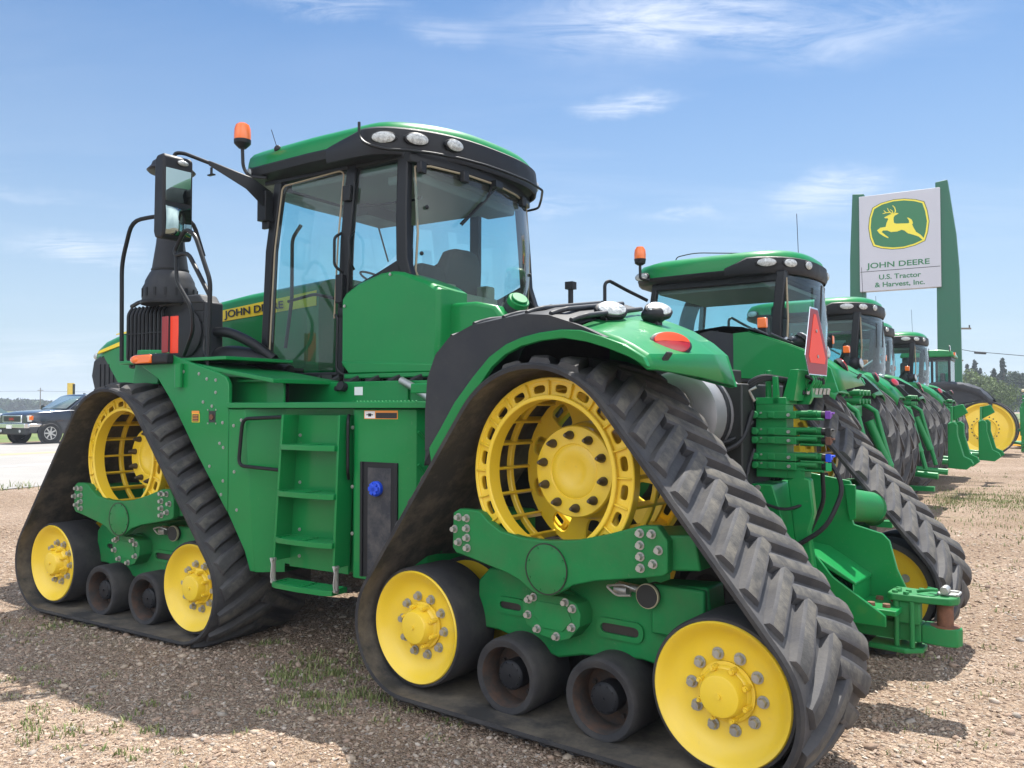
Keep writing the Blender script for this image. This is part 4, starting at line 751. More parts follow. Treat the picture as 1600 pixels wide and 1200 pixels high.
b.tube([(-1.02,.34,1.35),(-1.10,.34,1.20),(-1.02,.40,.98),(-.85,.42,.86)],.014,n=8,fil=.08); b.tube([(-.95,.25,1.30),(-.95,.22,1.1),(-.85,.2,.9)],.013,n=8,fil=.06)
b.tube([(-.6,.46,1.30),(-.48,.6,1.28),(-.36,.7,1.27)],.012,n=8); b.tube([(-.6,.46,1.27),(-.48,.6,1.24),(-.36,.7,1.24)],.012,n=8)
for k in range(5): b.tube([(-.86-.01*k,.19-.035*k,1.78),(-.90,.21-.04*k,1.80+.004*k),(-.84,.24-.03*k,1.835),(-.74,.24-.03*k,1.81),(-.70,.16-.03*k,1.70)],.010,n=6,fil=.05)
for k in range(4): b.tube([(-.62-.03*k,.20,1.70),(-.63-.03*k,.12,1.5),(-.60-.03*k,.14,1.25),(-.55,.1,1.0)],.012,n=6,fil=.08)
b.tube([(-.62,.43,1.40),(-.60,.52,1.25),(-.62,.50,1.0),(-.70,.42,.90)],.011,n=6,fil=.08); b.tube([(-.60,.40,1.20),(-.66,.46,1.10),(-.80,.44,1.06),(-.90,.38,1.10)],.009,n=6,fil=.05)
b.build('hydraulic_hose',PLAS,root,MR)
b=MB()
for k in range(6): b.cyl((-.855-.012*k,.20-.035*k,1.72),(-.862-.012*k,.20-.035*k,1.755),.012,n=8)
for z_ in (1.60,1.505,1.455,1.36,1.31): b.cyl((-.66,.42,z_+.012),(-.66,.428,z_+.012),.006,n=6); b.cyl((-.82,.42,z_),(-.82,.432,z_),.010,n=6); b.cyl((-.895,.372,z_-.024),(-.905,.372,z_-.024),.008,n=6)
for x_,z_ in ((-.64,1.18),(-.7,1.02),(-.50,1.15),(-.52,.92)): b.cyl((x_,.42,z_),(x_,.435,z_),.016,n=6)
b.build('coupler_bolt',STEEL,root,MR)
b=MB(); b.cyl((-.40,.72,1.40),(-.34,.74,1.40),.016,n=8); b.cyl((-.38,.72,1.27),(-.33,.74,1.27),.016,n=8)
for k in range(3): b.cyl((-.30,.70,1.38+.02*k),(-.36,.71,1.38+.02*k),.012,n=8)
for k in range(2): b.cyl((-.52-.035*k,.60,1.32),(-.52-.035*k,.612,1.32),.012,n=10)
b.tube([(-.62,.42,1.68),(-.60,.45,1.74),(-.64,.44,1.76)],.010,n=8); b.build('hose_fitting',STEEL,root,MR)
# SMV emblem : fluorescent trapezoid with dark red border
b=MB(); T=[(-.065,.38),(.065,.38),(.205,.09),(.160,-.02),(-.160,-.02),(-.205,.09)]
Ms=MR@axes((-.90,.16,1.85),(.0,-1,0),(.05,0,1),(-1,0,.05))
def tri(f,z0,z1,m=0,pts=T,dy=0):
    b.prism([(x*f,.12+(y-.12)*f+dy) for x,y in pts],'z',z0,z1,m)
tri(1.0,0,.004,1); tri(.96,.004,.0055,0)
b.prism([(-.02,.34),(.02,.34),(.15,.085),(.13,.05),(-.13,.05),(-.15,.085)],'z',.0055,.0075,2)
for yy in (.24,.09): b.cyl((0,yy,.0075),(0,yy,.013),.010,n=12,m=3)
o_smv=b.build('slow_vehicle_emblem',[REDG,SILP,ORF,STEEL],root,Ms)
# drawbar and hitch
b=MB()
wp=[(-.45,1.28),(-.75,1.24),(-1.00,1.20),(-1.03,1.12),(-1.00,1.0),(-1.02,.94),(-1.18,.90),(-1.22,.86),(-1.26,.70),(-1.33,.55),(-1.33,.46),(-.5,.46)]
b.prism(wp,'y',-.135,-.115); b.prism([(-.45,.86),(-.80,.86),(-.90,.80),(-1.0,.68),(-1.28,.50),(-1.28,.44),(-.5,.44)],'y',.22,.24)
b.prism([(-.60,.84),(-.88,.80),(-1.12,.66),(-1.12,.64),(-.88,.76),(-.6,.80)],'y',-.115,.22); b.b2(-1.10,-1.11,-.115,.22,.52,.65)
b.b2(-.6,-1.33,-.115,.22,.50,.53); b.prism([(-.4,1.2),(-.72,1.2),(-.78,1.0),(-.72,.8),(-.4,.8)],'y',.05,.42)
o_hi=b.build('hitch_frame',GREEN,root,MR,bevel=.005)
b=MB(); b.prism([(-.86,.70),(-.80,1.23),(-.86,1.26),(-.93,1.24),(-.95,1.05),(-.92,.95),(-.95,.72),(-.92,.66)],'y',.34,.40); b.prism([(-.97,1.18),(-1.04,1.18),(-1.04,.98),(-1.0,.96)],'y',-.10,-.09); o_q=b.build('lift_bracket',GREEN,root,MR,bevel=.01)
b=MB(); 
for x in (-1.18,-1.26): b.cyl((x,.14,.53),(x,.14,.548),.024,.022,n=6); b.cyl((x,-.04,.53),(x,-.04,.548),.024,.022,n=6)
b.build('rusty_bolt',RUST,o_hi)
b=MB(); b.b2(-.7,-1.42,-.06,.06,.34,.44); b.prism([(-1.42,-.06),(-1.55,-.075),(-1.60,-.05),(-1.615,0),(-1.60,.05),(-1.55,.075),(-1.42,.06)],'z',.34,.44)
b.prism([(-1.28,-.11),(-1.45,-.10),(-1.57,-.075),(-1.60,-.03),(-1.60,.03),(-1.57,.075),(-1.45,.10),(-1.28,.11),(-1.25,.08),(-1.25,-.08)],'z',.565,.605)
b.prism([(-1.15,-.10),(-1.35,-.12),(-1.43,-.05),(-1.43,.05),(-1.35,.12),(-1.15,.10)],'z',.28,.31)
for x,y in ((-1.30,.09),(-1.38,.09),(-1.30,-.08),(-1.38,-.08)): b.cyl((x,y,.31),(x,y,.57),.014,n=10)
b.b2(-1.28,-1.42,.02,.085,.44,.565)
o_db=b.build('drawbar',GREEND,root,MR,bevel=.008)
b=MB(); b.cyl((-1.53,0,.44),(-1.53,0,.565),.042,n=24); b.cyl((-1.53,0,.437),(-1.53,0,.4425),.075,n=24); b.build('drawbar_pin',RUST,o_db)
b=MB(); 
for x,y in ((-1.29,.075),(-1.35,.085),(-1.29,-.02),(-1.35,.02),(-1.30,.03),(-1.40,-.06)): b.cyl((x,y,.605),(x,y,.618),.018,.016,n=6)
b.tube([(-1.40,.05,.62),(-1.47,.06,.64),(-1.50,0,.63),(-1.44,-.03,.63)],.009,n=6,fil=.03); b.build('drawbar_bolt',GREEND,o_db)
b=MB(); b.box((-1.54,-.02,.612),(.10,.06,.012)); b.cyl((-1.53,-.05,.635),(-1.53,.03,.635),.022,n=14); b.tube([(-1.50,-.06,.62),(-1.60,-.06,.622),(-1.60,.05,.622)],.008,fil=.02); b.build('hitch_latch',STEEL,o_db,bevel=.003)
b=MB(); b.cyl((-.75,-.2,1.05),(-.95,-.75,.98),.12,.10,n=24); b.cyl((-.95,-.75,.98),(-.9,-1.0,.9),.10,.08,n=20); b.build('air_tube',GREEND,root,MR)
# ================================================================= OTHER TRACTORS
def tractor_matrix(x,y,yaw,z=0): return Matrix.Translation((x,y,z))@Matrix.Rotation(R(90+yaw),4,'Z')
def tyre_parts(RR,W,nl,parent,x,y,z,rimr,name='tyre',side=1):
    b=MB(); c=(x,y,z); hw=W/2
    b.lathe([(rimr,-hw*.8),(rimr+.06,-hw*.95),(RR-.17,-hw),(RR-.09,-hw*.97),(RR-.055,-hw*.80),(RR-.045,-hw*.4),(RR-.04,0),(RR-.045,hw*.4),(RR-.055,hw*.80),(RR-.09,hw*.97),(RR-.17,hw),(rimr+.06,hw*.95),(rimr,hw*.8)],c,(0,1,0),56,m=[0]*12,caps=False)
    for k in range(nl):
        for sd in (1,-1):
            a0=2*PI*(k+(.5 if sd<0 else 0))/nl; st=[]
            for i in range(6):
                t=i/5; yy=sd*(-.03+t*(hw+.03)); a=a0+.36*t+.05*math.sin(PI*t); wd=(.036+.012*t)/1; h=RR if i<5 else RR-.05
                base=RR-.06 if i<4 else RR-.10-.06*(i-4)
                row=[]
                for da,r in ((-wd*1.25,base),(-wd*.75,h),(wd*.75,h),(wd*1.25,base)):
                    row.append(Vector((x+r*math.cos(a+da),y+yy,z+r*math.sin(a+da))))
                st.append(row)
            b.loft(st,1)
    o=b.build(name,[RUB,TREAD],parent,ang=30)
    b=MB(); s_=side
    b.lathe([(rimr+.005,-hw*.8),(rimr-.03,-hw*.75),(rimr-.05,0),(rimr-.03,hw*.6),(rimr-.01,hw*.80),(rimr+.02,hw*.84),(rimr+.03,hw*.78)],c,(0,1,0),48,caps=False)
    b.lathe([(rimr-.04,.02*s_),(rimr*.62,-.04*s_),(rimr*.40,.02*s_),(rimr*.36,.10*s_),(.10,.12*s_),(0,.12*s_)],c,(0,1,0),48,caps=False)
    q=b.build('wheel_rim',YEL,o)
    for i in range(8):
        a=2*PI*i/8; put(bolt_small,'rim_bolt',STEEL,q,(x+rimr*.30*math.cos(a),y+.115*s_,z+rimr*.30*math.sin(a)))
    return o
bolt_small=bolt_mesh(.02,.03)
def small_roof(par,x0,x1,hw,z,bow,lamps=True,M=None):
    def ol(off): return [(x+0,y) for x,y in outline(off,bow,x0,x1,hw)]
    def ring_(off,zz): return [Vector((x,y,zz)) for x,y in ol(off)]
    b=MB(); b.loft([ring_(.12,z-.11),ring_(.03,z-.10),ring_(0,z-.07),ring_(-.005,z-.045),ring_(0,z-.04)]); o=b.build('roof_underside',PLAS,par,ang=40)
    b=MB(); b.loft([ring_(.0,z-.04),ring_(.004,z+.03),ring_(.02,z+.08),ring_(.05,z+.12),ring_(.14,z+.155),ring_(.3,z+.185),ring_(.55,z+.20)]); b.build('roof_shell',GREEN,o,ang=50)
    def rbx(y): return x1+.45-.57*hw/.98*(max(0,1-abs(y/(hw+.004))**2.6))**.5
    b=MB(); path=[(x1+.70,hw+.004),(x1+.57,hw+.004),(x1+.45,hw+.004)]+[(rbx(y)-.004,y) for y in [hw*math.cos(PI*(.05+.90*i/20)) for i in range(21)]]+[(x1+.45,-hw-.004)]
    rg=[]
    for i,(x,y) in enumerate(path):
        d=Vector((x-(x0+x1)/2,y,0)).normalized(); t=min(1,i/2)
        rg.append([Vector((x,y,z-.10)),Vector((x,y,z-.06))+d*.022,Vector((x,y,z-.03+.09*t))+d*.016,Vector((x,y,z-.01+.09*t))-d*.03])
    b.loft(rg); b.build('lamp_panel',PLAS,o,ang=45)
    if lamps:
        for y,w,dd in ((hw*.955,.10,(-.5,1,-.1)),(hw*.76,.085,(-1,.6,-.1)),(hw*.45,.06,(-1,.3,-.1)),(-hw*.6,.08,(-1,-.2,-.1))): lamp(rbx(y)-.025,y+(.02 if y>.7 else 0),z+.005,dd,w,.042,o,'roof_lamp')
        lamp(x0-.22,hw*.93+.03,z-.02,(.2,1,-.1),.085,.042,o,'roof_lamp')
    return o
def wheeled(root_):
    p=root_
    for s in (1,-1):
        tyre_parts(1.03,.50,22,p,0,s*.95,1.03,.53,'rear_tyre',-s*0+s); tyre_parts(1.03,.50,22,p,0,s*1.58,1.03,.53,'rear_tyre',s)
        tyre_parts(.76,.44,20,p,3.05,s*.98,.76,.40,'front_tyre',s)
    b=MB(); b.cyl((0,-1.7,1.03),(0,1.7,1.03),.12); b.b2(-.6,1.0,-.32,.32,.55,1.45); b.b2(1.0,3.6,-.25,.25,.65,1.15); b.cyl((3.05,-.9,.76),(3.05,.9,.76),.1); b.b2(-.62,.2,-.5,.5,1.35,1.95); b.build('chassis',DARK,p,bevel=.02)
    b=MB(); b.b2(.2,1.5,.45,.95,.75,1.35); b.b2(.2,1.5,-.95,-.45,.75,1.35); b.build('fuel_tank',PLAS,p,bevel=.06,seg=3)
    b=MB(); b.loft([hood_sec(1.35,.46,2.22,2.10,1.35),hood_sec(2.4,.44,2.12,2.0,1.3),hood_sec(3.3,.42,1.95,1.85,1.25),hood_sec(3.7,.36,1.75,1.68,1.2)]); h=b.build('hood',GREEN,p,ang=40)
    b=MB(); b.b2(3.60,3.80,-.34,.34,1.1,1.66); b.build('front_grille',PLAS,p,bevel=.05,seg=3)
    b=MB(); b.tube([(1.55,-.62,1.4),(1.55,-.66,2.0),(1.50,-.66,2.7),(1.42,-.72,2.95),(1.30,-.85,3.0)],.10,n=20,fil=.2); b.build('exhaust_pipe',PLAS,p)
    # cab
    b=MB()
    for s in (1,-1):
        beam(b,[(1.33,.76*s,1.45),(1.38,.78*s,2.2),(1.28,.72*s,3.0)],.07,.07); beam(b,[(-.12,.78*s,1.95),(-.14,.78*s,2.5),(-.18,.74*s,3.0)],.10,.09)
        b.b2(-.2,1.35,.74*s,.82*s,1.42,1.52); b.b2(-.15,1.28,.70*s,.76*s,2.90,3.0); beam(b,[(.0,.80*s,1.50),(-.12,.79*s,1.98)],.10,.06)
        b.prism([(.15,1.5),(-.15,1.95),(-.15,2.02),(.25,1.55)],'y',.74*s,.80*s)
    b.b2(1.25,1.35,-.76,.76,1.42,1.55); b.b2(-.24,-.16,-.74,.74,1.85,2.0); b.b2(-.2,1.3,-.76,.76,1.38,1.44); b.b2(-.22,-.14,-.74,.74,2.92,3.0)
    c=b.build('cab_frame',BLK,p,bevel=.012)
    for s in (1,-1): pane('side_window',[(1.33,.80*s,1.52),(.12,.81*s,1.55),(-.14,.80*s,2.0),(-.15,.79*s,2.5),(-.17,.74*s,2.92),(1.27,.73*s,2.92),(1.36,.80*s,2.2)],[(0,1,2,3,4,5,6)],c)
    pane('windscreen',[(1.36,.74,1.55),(1.36,-.74,1.55),(1.27,-.70,2.92),(1.27,.70,2.92)],[(0,1,2,3)],c)
    b=MB(); b.loft([[Vector((-.22-.16*(1-(y/.72)**2),y,1.98)),Vector((-.25-.16*(1-(y/.72)**2),y,2.5)),Vector((-.20-.16*(1-(y/.72)**2),y,2.96))] for y in [-.72+1.44*i/8 for i in range(9)]],closed=False,caps=False); b.build('rear_window',GLASS,c)
    b=MB(); b.tube([(-.22,.73,2.93),(-.24,.745,2.5),(-.21,.74,2.02)],.012,n=6); b.build('window_seal',SEAL,c)
    b=MB(); b.box((.35,0,1.9),(.5,.5,.14)); b.box((.10,0,2.25),(.14,.46,.7)); b.box((.08,0,2.65),(.12,.3,.14)); b.box((.4,0,1.65),(.4,.4,.4)); b.build('seat',SEATM,c,bevel=.04,seg=3)
    b=MB(); b.box((1.05,0,1.8),(.2,.3,.7)); b.lathe([(.19,0),(.20,.012),(.19,.024),(.17,.012),(.19,0)],(.88,0,2.15),(-.5,0,.85),24,caps=False); b.tube([(1.0,0,2.05),(.88,0,2.15)],.03); b.build('steering_column',PLAS,c)
    b=MB(); b.b2(-.15,1.25,-.7,.7,2.86,2.90); b.build('headliner',LINER,c)
    r_=small_roof(p,1.62,-.30,.88,3.08,.16)
    b=MB(); b.tube([(-.42,.1,2.9),(-.44,.25,2.5)],.008,n=5); b.tube([(-.42,.13,2.9),(-.44,.28,2.5)],.006,n=5); b.build('wiper',BLK,c)
    b=MB(); b.tube([(.0,-.5,3.25),(.02,-.5,3.85)],.004,n=5); b.build('antenna',PLAS,r_)
    b=MB(); b.tube([(1.36,.80,2.80),(1.50,1.05,2.90),(1.58,1.32,2.98),(1.60,1.38,2.94),(1.60,1.38,2.72)],.02,n=8,fil=.05); q=b.build('mirror_arm',BLK,p); b=MB(); b.box((1.60,1.38,2.58),(.09,.20,.34)); b.build('side_mirror',PLAS,q,bevel=.04,seg=3)
    b=MB(); b.tube([(1.34,.84,2.5),(1.42,.92,2.5),(1.42,.92,1.9),(1.34,.84,1.9)],.016,fil=.05); b.build('handrail',BLK,p)
    # fenders
    for s in (1,-1):
        b=MB(); rows=[]
        for i in range(13):
            a=R(30+108*i/12); rad=1.17 if i<9 else 1.17-.02*(i-8); cx,cz=0,.98
            x=rad*math.cos(a); z=cz+rad*math.sin(a); z=min(z,2.10+.0*i); 
            w0,w1=.60,1.26-.02*max(0,i-8)
            rows.append([Vector((x,s*w0,z-.015)),Vector((x,s*(w0+.04),z+.02)),Vector((x,s*(w1-.14),z+.03)),Vector((x,s*(w1-.03),z-.01)),Vector((x*.99,s*w1,z-.09))])
        b.loft(rows,closed=False,caps=False); f=b.build('fender',GREEN,p,ang=40,solid=.02)
        b=MB(); b.prism([(-.86,1.78),(-.72,1.92),(-.5,2.04),(0,2.10),(.4,2.06),(.4,1.5),(-.2,1.5)],'y',s*.56,s*.60); b.build('fender_inner',PLAS,f)
        lamp(-.74,s*1.02,1.95,(-1,s*.25,.55),.10,.055,f,'tail_lamp',lens=RED)
        b=MB(); b.ell((-.15,s*.80,2.24),(.09,.10,.09)); b.cyl((-.15,s*.8,2.1),(-.15,s*.8,2.2),.03); b.build('lamp_housing',PLAS,f); lamp(-.235,s*.80,2.245,(-1,.1,.15),.08,.07,f,'work_lamp')
        b=MB(); b.tube([(.1,s*.78,2.22),(-.10,s*1.15,2.42),(-.15,s*1.25,2.42)],[.03,.035,.03],n=10); b.box((-.15,s*1.28,2.40),(.07,.05,.16)); q=b.build('marker_arm',PLAS,f); b=MB(); b.box((-.15,s*1.30,2.42),(.09,.07,.10)); b.build('marker_lamp',ORG,q,bevel=.01)
    # three point hitch
    b=MB()
    for s in (1,-1):
        b.tube([(-.35,s*.35,.70),(-.95,s*.46,.64),(-1.22,s*.48,.62)],[.05,.045,.05],n=8); b.tube([(-.55,s*.42,1.75),(-.85,s*.45,1.55),(-1.05,s*.48,.72)],[.035,.03,.035],n=8); b.cyl((-.78,s*.44,1.45),(-.98,s*.47,.95),.055,n=14)
        b.prism([(-.35,1.55),(-.50,1.75),(-.68,1.80),(-.74,1.74),(-.5,1.45)],'y',s*.38,s*.44)
    b.tube([(-.50,0,1.42),(-.62,0,.85)],[.04,.035],n=12); b.b2(-.55,-.75,-.24,.24,1.5,1.62); b.b2(-.4,-1.1,-.06,.06,.36,.43)
    b.build('lift_arms',GREEN,p,bevel=.006)
    b=MB(); 
    for k in range(4): b.cyl((-.60,.30-.16*k,1.75),(-.85,.30-.16*k,1.75),.03,n=10); b.cyl((-.60,.30-.16*k,1.66),(-.85,.30-.16*k,1.66),.03,n=10)
    b.build('hydraulic_couplers',GREEND,p)
def quick_hitch(p):
    b=MB()
    for s in (1,-1):
        b.prism([(-1.42,.50),(-1.42,1.30),(-1.52,1.34),(-1.58,1.28),(-1.58,1.1),(-1.68,.72),(-1.80,.66),(-1.84,.58),(-1.72,.48)],'y',s*.42,s*.45); b.prism([(-1.42,.50),(-1.42,1.30),(-1.52,1.34),(-1.58,1.28),(-1.58,1.1),(-1.68,.72),(-1.80,.66),(-1.84,.58),(-1.72,.48)],'y',s*.52,s*.55)
        b.b2(-1.42,-1.44,s*.42,s*.55,.50,1.30); b.tube([(-1.15,s*.48,.62),(-1.46,s*.49,.60)],.055,n=8)
    b.prism([(-.55,1.08),(.55,1.08),(.55,1.30),(.20,1.34),(.14,1.62),(-.14,1.62),(-.20,1.34),(-.55,1.30)],'x',-1.46,-1.42); b.prism([(-1.46,1.36),(-1.46,1.62),(-1.62,1.66),(-1.70,1.50),(-1.60,1.44)],'y',-.06,-.04); b.prism([(-1.46,1.36),(-1.46,1.62),(-1.62,1.66),(-1.70,1.50),(-1.60,1.44)],'y',.04,.06)
    q=b.build('quick_hitch',GREEN,p,bevel=.008); b=MB(); b.b2(-1.445,-1.45,.44,.50,.62,.80); b.cyl((-1.46,.47,.68),(-1.46,.47,.76),.03); b.build('latch_plate',STEEL,q)
tA=empty('wheeled_tractor',(0,0,0),0,'green wheeled tractor with orange roof beacon, directly behind the big four-track tractor','tractor','green tractors parked in a row')
wheeled(tA)
def clone(loc,yaw,label,extra=None):
    t=tA.copy(); COL.objects.link(t); t['label']=label
    for ch in list(tA.children): inst(ch,t,ch.matrix_basis.copy())
    t.location=loc; t.rotation_euler=(0,0,R(90+yaw))
    return t
tB=clone((5.52,13.35,0),55,'green tractor on dual tyres parked second in the row behind the tracked one')
tC=clone((7.30,16.9,0),55,'green tractor on dual tyres, smallest visible cab, third in the row with hitch frame')
tD=clone((9.20,19.3,0),56,'green tractor on dual tyres fourth in the row, standing before the green sign pillar')
tA.location=(3.14,9.52,0)
for q_ in (tA,tB,tC,tD): q_.scale=(1,1,1.03)
tA.location=(3.14,9.52,0); tA.rotation_euler=(0,0,R(90+55))
quick_hitch(tC); quick_hitch(tD)
b=MB(); b.tube([(1.30,.86,3.02),(1.38,.94,3.03),(1.38,.94,3.20)],.016,fil=.03); b.lathe([(.03,3.18),(.06,3.20),(.068,3.25)],(1.38,.94,0),(0,0,1),20); q=b.build('beacon_mount',PLAS,tA)
b=MB(); b.lathe([(.066,3.25),(.068,3.30),(.062,3.35),(.04,3.385),(0,3.39)],(1.38,.94,0),(0,0,1),20,caps=False); b.build('beacon',ORG,q)
b=MB(); b.tube([(1.1,.6,3.22),(1.08,.6,3.29),(.9,.5,3.335),(.2,.2,3.30)],.006,n=6,fil=.1); b.build('roof_cable',BLK,tA)
# two-track tractor at the end of the row
tE=empty('two_track_tractor',(16.83,29.6,0),R(90+57),'green two-track tractor with huge yellow drive wheel and ribbed black fender at row end','tractor','green tractors parked in a row')
CIR=[((0,1.0),.99),((2.7,.50),.49),((1.2,.2),.19)]
def hull_path(C,n=120):
    pts=[]
    for i in range(n):
        a=-2*PI*i/n+PI; d=(math.cos(a),math.sin(a)); best=max(C,key=lambda c:c[0][0]*d[0]+c[0][1]*d[1]+c[1]); pts.append((best[0][0]+best[1]*d[0],best[0][1]+best[1]*d[1]))
    return pts
for s in (1,-1):
    HP=hull_path(CIR); b=MB(); n=len(HP); rg=[]
    for i,(x,z) in enumerate(HP):
        x0,z0=HP[i-1]; x1,z1=HP[(i+1)%n]; t=Vector((x1-x0,z1-z0)).normalized(); nx,nz=-t.y,t.x
        if nx*(x-1.0)+nz*(z-.9)<0: nx,nz=-nx,-nz
        rg.append([Vector((x,s*.62,z)),Vector((x,s*1.20,z)),Vector((x+nx*.05,s*1.20,z+nz*.05)),Vector((x+nx*.05,s*.62,z+nz*.05))])
    rg.append(rg[0]); b.loft(rg,caps=False); bt=b.build('track_belt',RUB,tE)
    b=MB(); b.lathe([(.05,-.10),(.35,-.08),(.38,-.02),(.40,-.10),(.75,-.14),(.88,-.06),(.91,0),(.97,0),(.97,-.4),(.05,-.4)],(0,s*1.17,1.0),(0,s,0),64,m=0,caps=False)
    w=b.build('drive_wheel',YEL,tE,ang=35)
    bb2=bolt_mesh(.022,.03,(0,s,0))
    for i in range(20): a=2*PI*i/20; put(bb2,'wheel_bolt',DRUST,w,(.45*math.cos(a),s*1.06,1.0+.45*math.sin(a)))
    b=MB(); b.lathe([(.02,-.1),(.3,-.06),(.44,0),(.47,-.02),(.47,-.4),(.05,-.4)],(2.7,s*1.17,.52),(0,s,0),40,caps=False); b.build('idler_wheel',YEL,tE)
    b=MB(); rows=[]
    for i,(x,z) in enumerate(fillet([(-.25,0,1.98),(.15,0,2.42),(.7,0,2.62),(1.4,0,2.68),(2.1,0,2.60),(2.4,0,2.2)],.3,4)[j] .xz for j in range(22)):
        k=.02*(i%2); rows.append([Vector((x,s*.50,z+.12+k)),Vector((x,s*.9,z+.10+k)),Vector((x,s*1.22,z+.02+k)),Vector((x,s*1.26,z-.18))])
    b.loft(rows,closed=False,caps=False); b.prism([(-.2,2.02),(.15,2.46),(.7,2.66),(1.4,2.72),(2.1,2.64),(2.4,2.2),(2.3,1.9),(.9,1.95),(.2,2.08)],'y',s*1.17,s*1.20); b.build('fender',PLASG,tE,solid=.03,ang=20)
b=MB(); b.b2(-.7,3.4,-.35,.35,.6,1.6); b.b2(1.0,1.6,-.5,.5,1.0,1.9); b.b2(-.5,.4,-.62,.62,.8,1.7); b.build('chassis',DARK,tE,bevel=.03)
b=MB(); b.loft([hood_sec(2.7,.5,2.6,2.45,1.6),hood_sec(4.2,.45,2.4,2.3,1.5),hood_sec(4.7,.4,2.1,2.0,1.4)]); b.build('hood',GREEN,tE,ang=40)
b=MB()
for s in (1,-1):
    for x in (1.15,1.75,2.7): b.b2(x,x+.09,.72*s,.79*s,1.9,3.75)
    b.b2(1.15,2.8,.72*s,.79*s,1.85,1.95); b.b2(1.15,2.8,.72*s,.79*s,3.65,3.75)
b.b2(1.12,1.2,-.76,.76,1.85,2.0); b.b2(1.12,1.2,-.76,.76,3.62,3.75); b.b2(2.7,2.8,-.76,.76,1.85,2.0)
c=b.build('cab_frame',BLK,tE,bevel=.02)
for s in (1,-1): pane('side_window',[(1.2,.76*s,1.95),(2.72,.76*s,1.95),(2.72,.76*s,3.66),(1.2,.76*s,3.66)],[(0,1,2,3)],c)
pane('rear_window',[(1.15,.74,2.0),(1.15,-.74,2.0),(1.15,-.74,3.64),(1.15,.74,3.64)],[(0,1,2,3)],c); pane('windscreen',[(2.78,.74,2.0),(2.78,-.74,2.0),(2.78,-.74,3.64),(2.78,.74,3.64)],[(0,1,2,3)],c)
b=MB(); b.box((1.7,0,2.4),(.5,.5,.15)); b.box((1.5,0,2.8),(.15,.5,.7)); b.build('seat',SEATM,c,bevel=.04)
b=MB(); b.prism([(1.0,3.75),(2.95,3.75),(2.9,3.95),(2.6,4.02),(1.5,4.04),(1.1,3.98)],'y',-.82,.82); r_=b.build('roof',GREEN,tE,bevel=.07,seg=4)
b=MB(); b.b2(.985,1.05,.45,.75,3.80,3.92); b.build('marker_lamp',ORG,r_); lamp(1.15,.95,4.06,(-1,0,0),.11,.11,r_,'work_lamp')
b=MB(); b.prism([(-1.15,.75),(-1.15,1.75),(-1.25,1.85),(-1.42,1.80),(-1.45,1.4),(-1.65,1.05),(-1.75,.95),(-1.75,.85)],'y',.28,.34); b.prism([(-1.15,.75),(-1.15,1.75),(-1.25,1.85),(-1.42,1.80),(-1.45,1.4),(-1.65,1.05),(-1.75,.95),(-1.75,.85)],'y',.58,.64); b.b2(-1.10,-1.16,.28,.64,.75,1.82); b.b2(-.5,-1.15,.40,.52,.9,1.0)
b.tube([(-.5,.45,.6),(-1.1,.5,.45),(-1.6,.5,.45)],.05); b.build('quick_hitch',GREEN,tE,bevel=.01)
tE.scale=(.92,.92,.92)
# three-point frame at the right edge
hf=empty('implement_hitch_frame',(19.3,31.0,0),R(90+57),'green steel three-point hitch frame standing beside the yellow machine at right edge','hitch frame')
b=MB()
for k in range(3): b.b2(.3,-.3,-.3,.3,1.75+.13*k,1.85+.13*k)
b.tube([(-.2,.2,1.8),(-.75,.2,.75),(-.95,.2,.32)],[.06,.05,.06],n=8); b.tube([(-.2,-.2,1.8),(-.75,-.2,.75),(-.95,-.2,.32)],[.06,.05,.06],n=8)
b.tube([(.6,.2,.35),(-.9,.2,.32),(-1.6,.2,.28)],.06,n=8); b.tube([(.6,-.2,.35),(-.9,-.2,.32),(-1.6,-.2,.28)],.06,n=8); b.b2(.2,.35,-.25,.25,.2,1.8); b.cyl((-1.0,-.3,.0),(-1.0,-.3,.35),.05); b.cyl((-1.0,.3,.0),(-1.0,.3,.35),.05); b.cyl((.3,.0,.0),(.3,.0,.35),.07)
b.build('frame_bars',GREEN,hf,bevel=.01)
YM2=mat('machine_yellow',(.72,.36,.02),.45,noise=.08,nscale=3); CREAM=mat('cream_roof',(.70,.64,.46),.5)
lo_=empty('compact_loader',(22.3,34.5,0),R(200),'yellow and black compact loader with cream cab roof, cut by the right picture edge','loader')
b=MB(); b.prism([(-1.3,.45),(1.2,.45),(1.2,1.0),(.7,1.45),(-1.3,1.55)],'y',-.55,.55); b.b2(-1.2,1.2,.56,.80,.75,.95); b.b2(-1.2,1.2,-.8,-.56,.75,.95); b.build('body',YM2,lo_,bevel=.04,seg=3)
b=MB(); b.b2(-1.36,-1.28,-.45,.45,.6,1.5); b.b2(-.9,-.2,.56,.60,.7,1.3); b.build('rear_grille',PLAS,lo_,bevel=.02)
b=MB()
for sx_ in (-.55,.75):
    for sy_ in (.5,-.5): b.b2(sx_,sx_+.07,sy_-.04,sy_+.04,1.4,2.3)
b.b2(-.55,.82,-.54,.54,1.40,1.47); b.build('cab_frame',BLK,lo_); b=MB(); b.b2(-.65,.95,-.62,.62,2.30,2.42); b.build('cab_roof',CREAM,lo_,bevel=.04)
b=MB(); b.box((0,0,1.7),(.45,.45,.5)); b.build('seat',SEATM,lo_,bevel=.04)
for x in (-.75,.75):
    for s in (1,-1): tyre_parts(.42,.28,14,lo_,x,s*.78,.42,.2,'tyre',s)
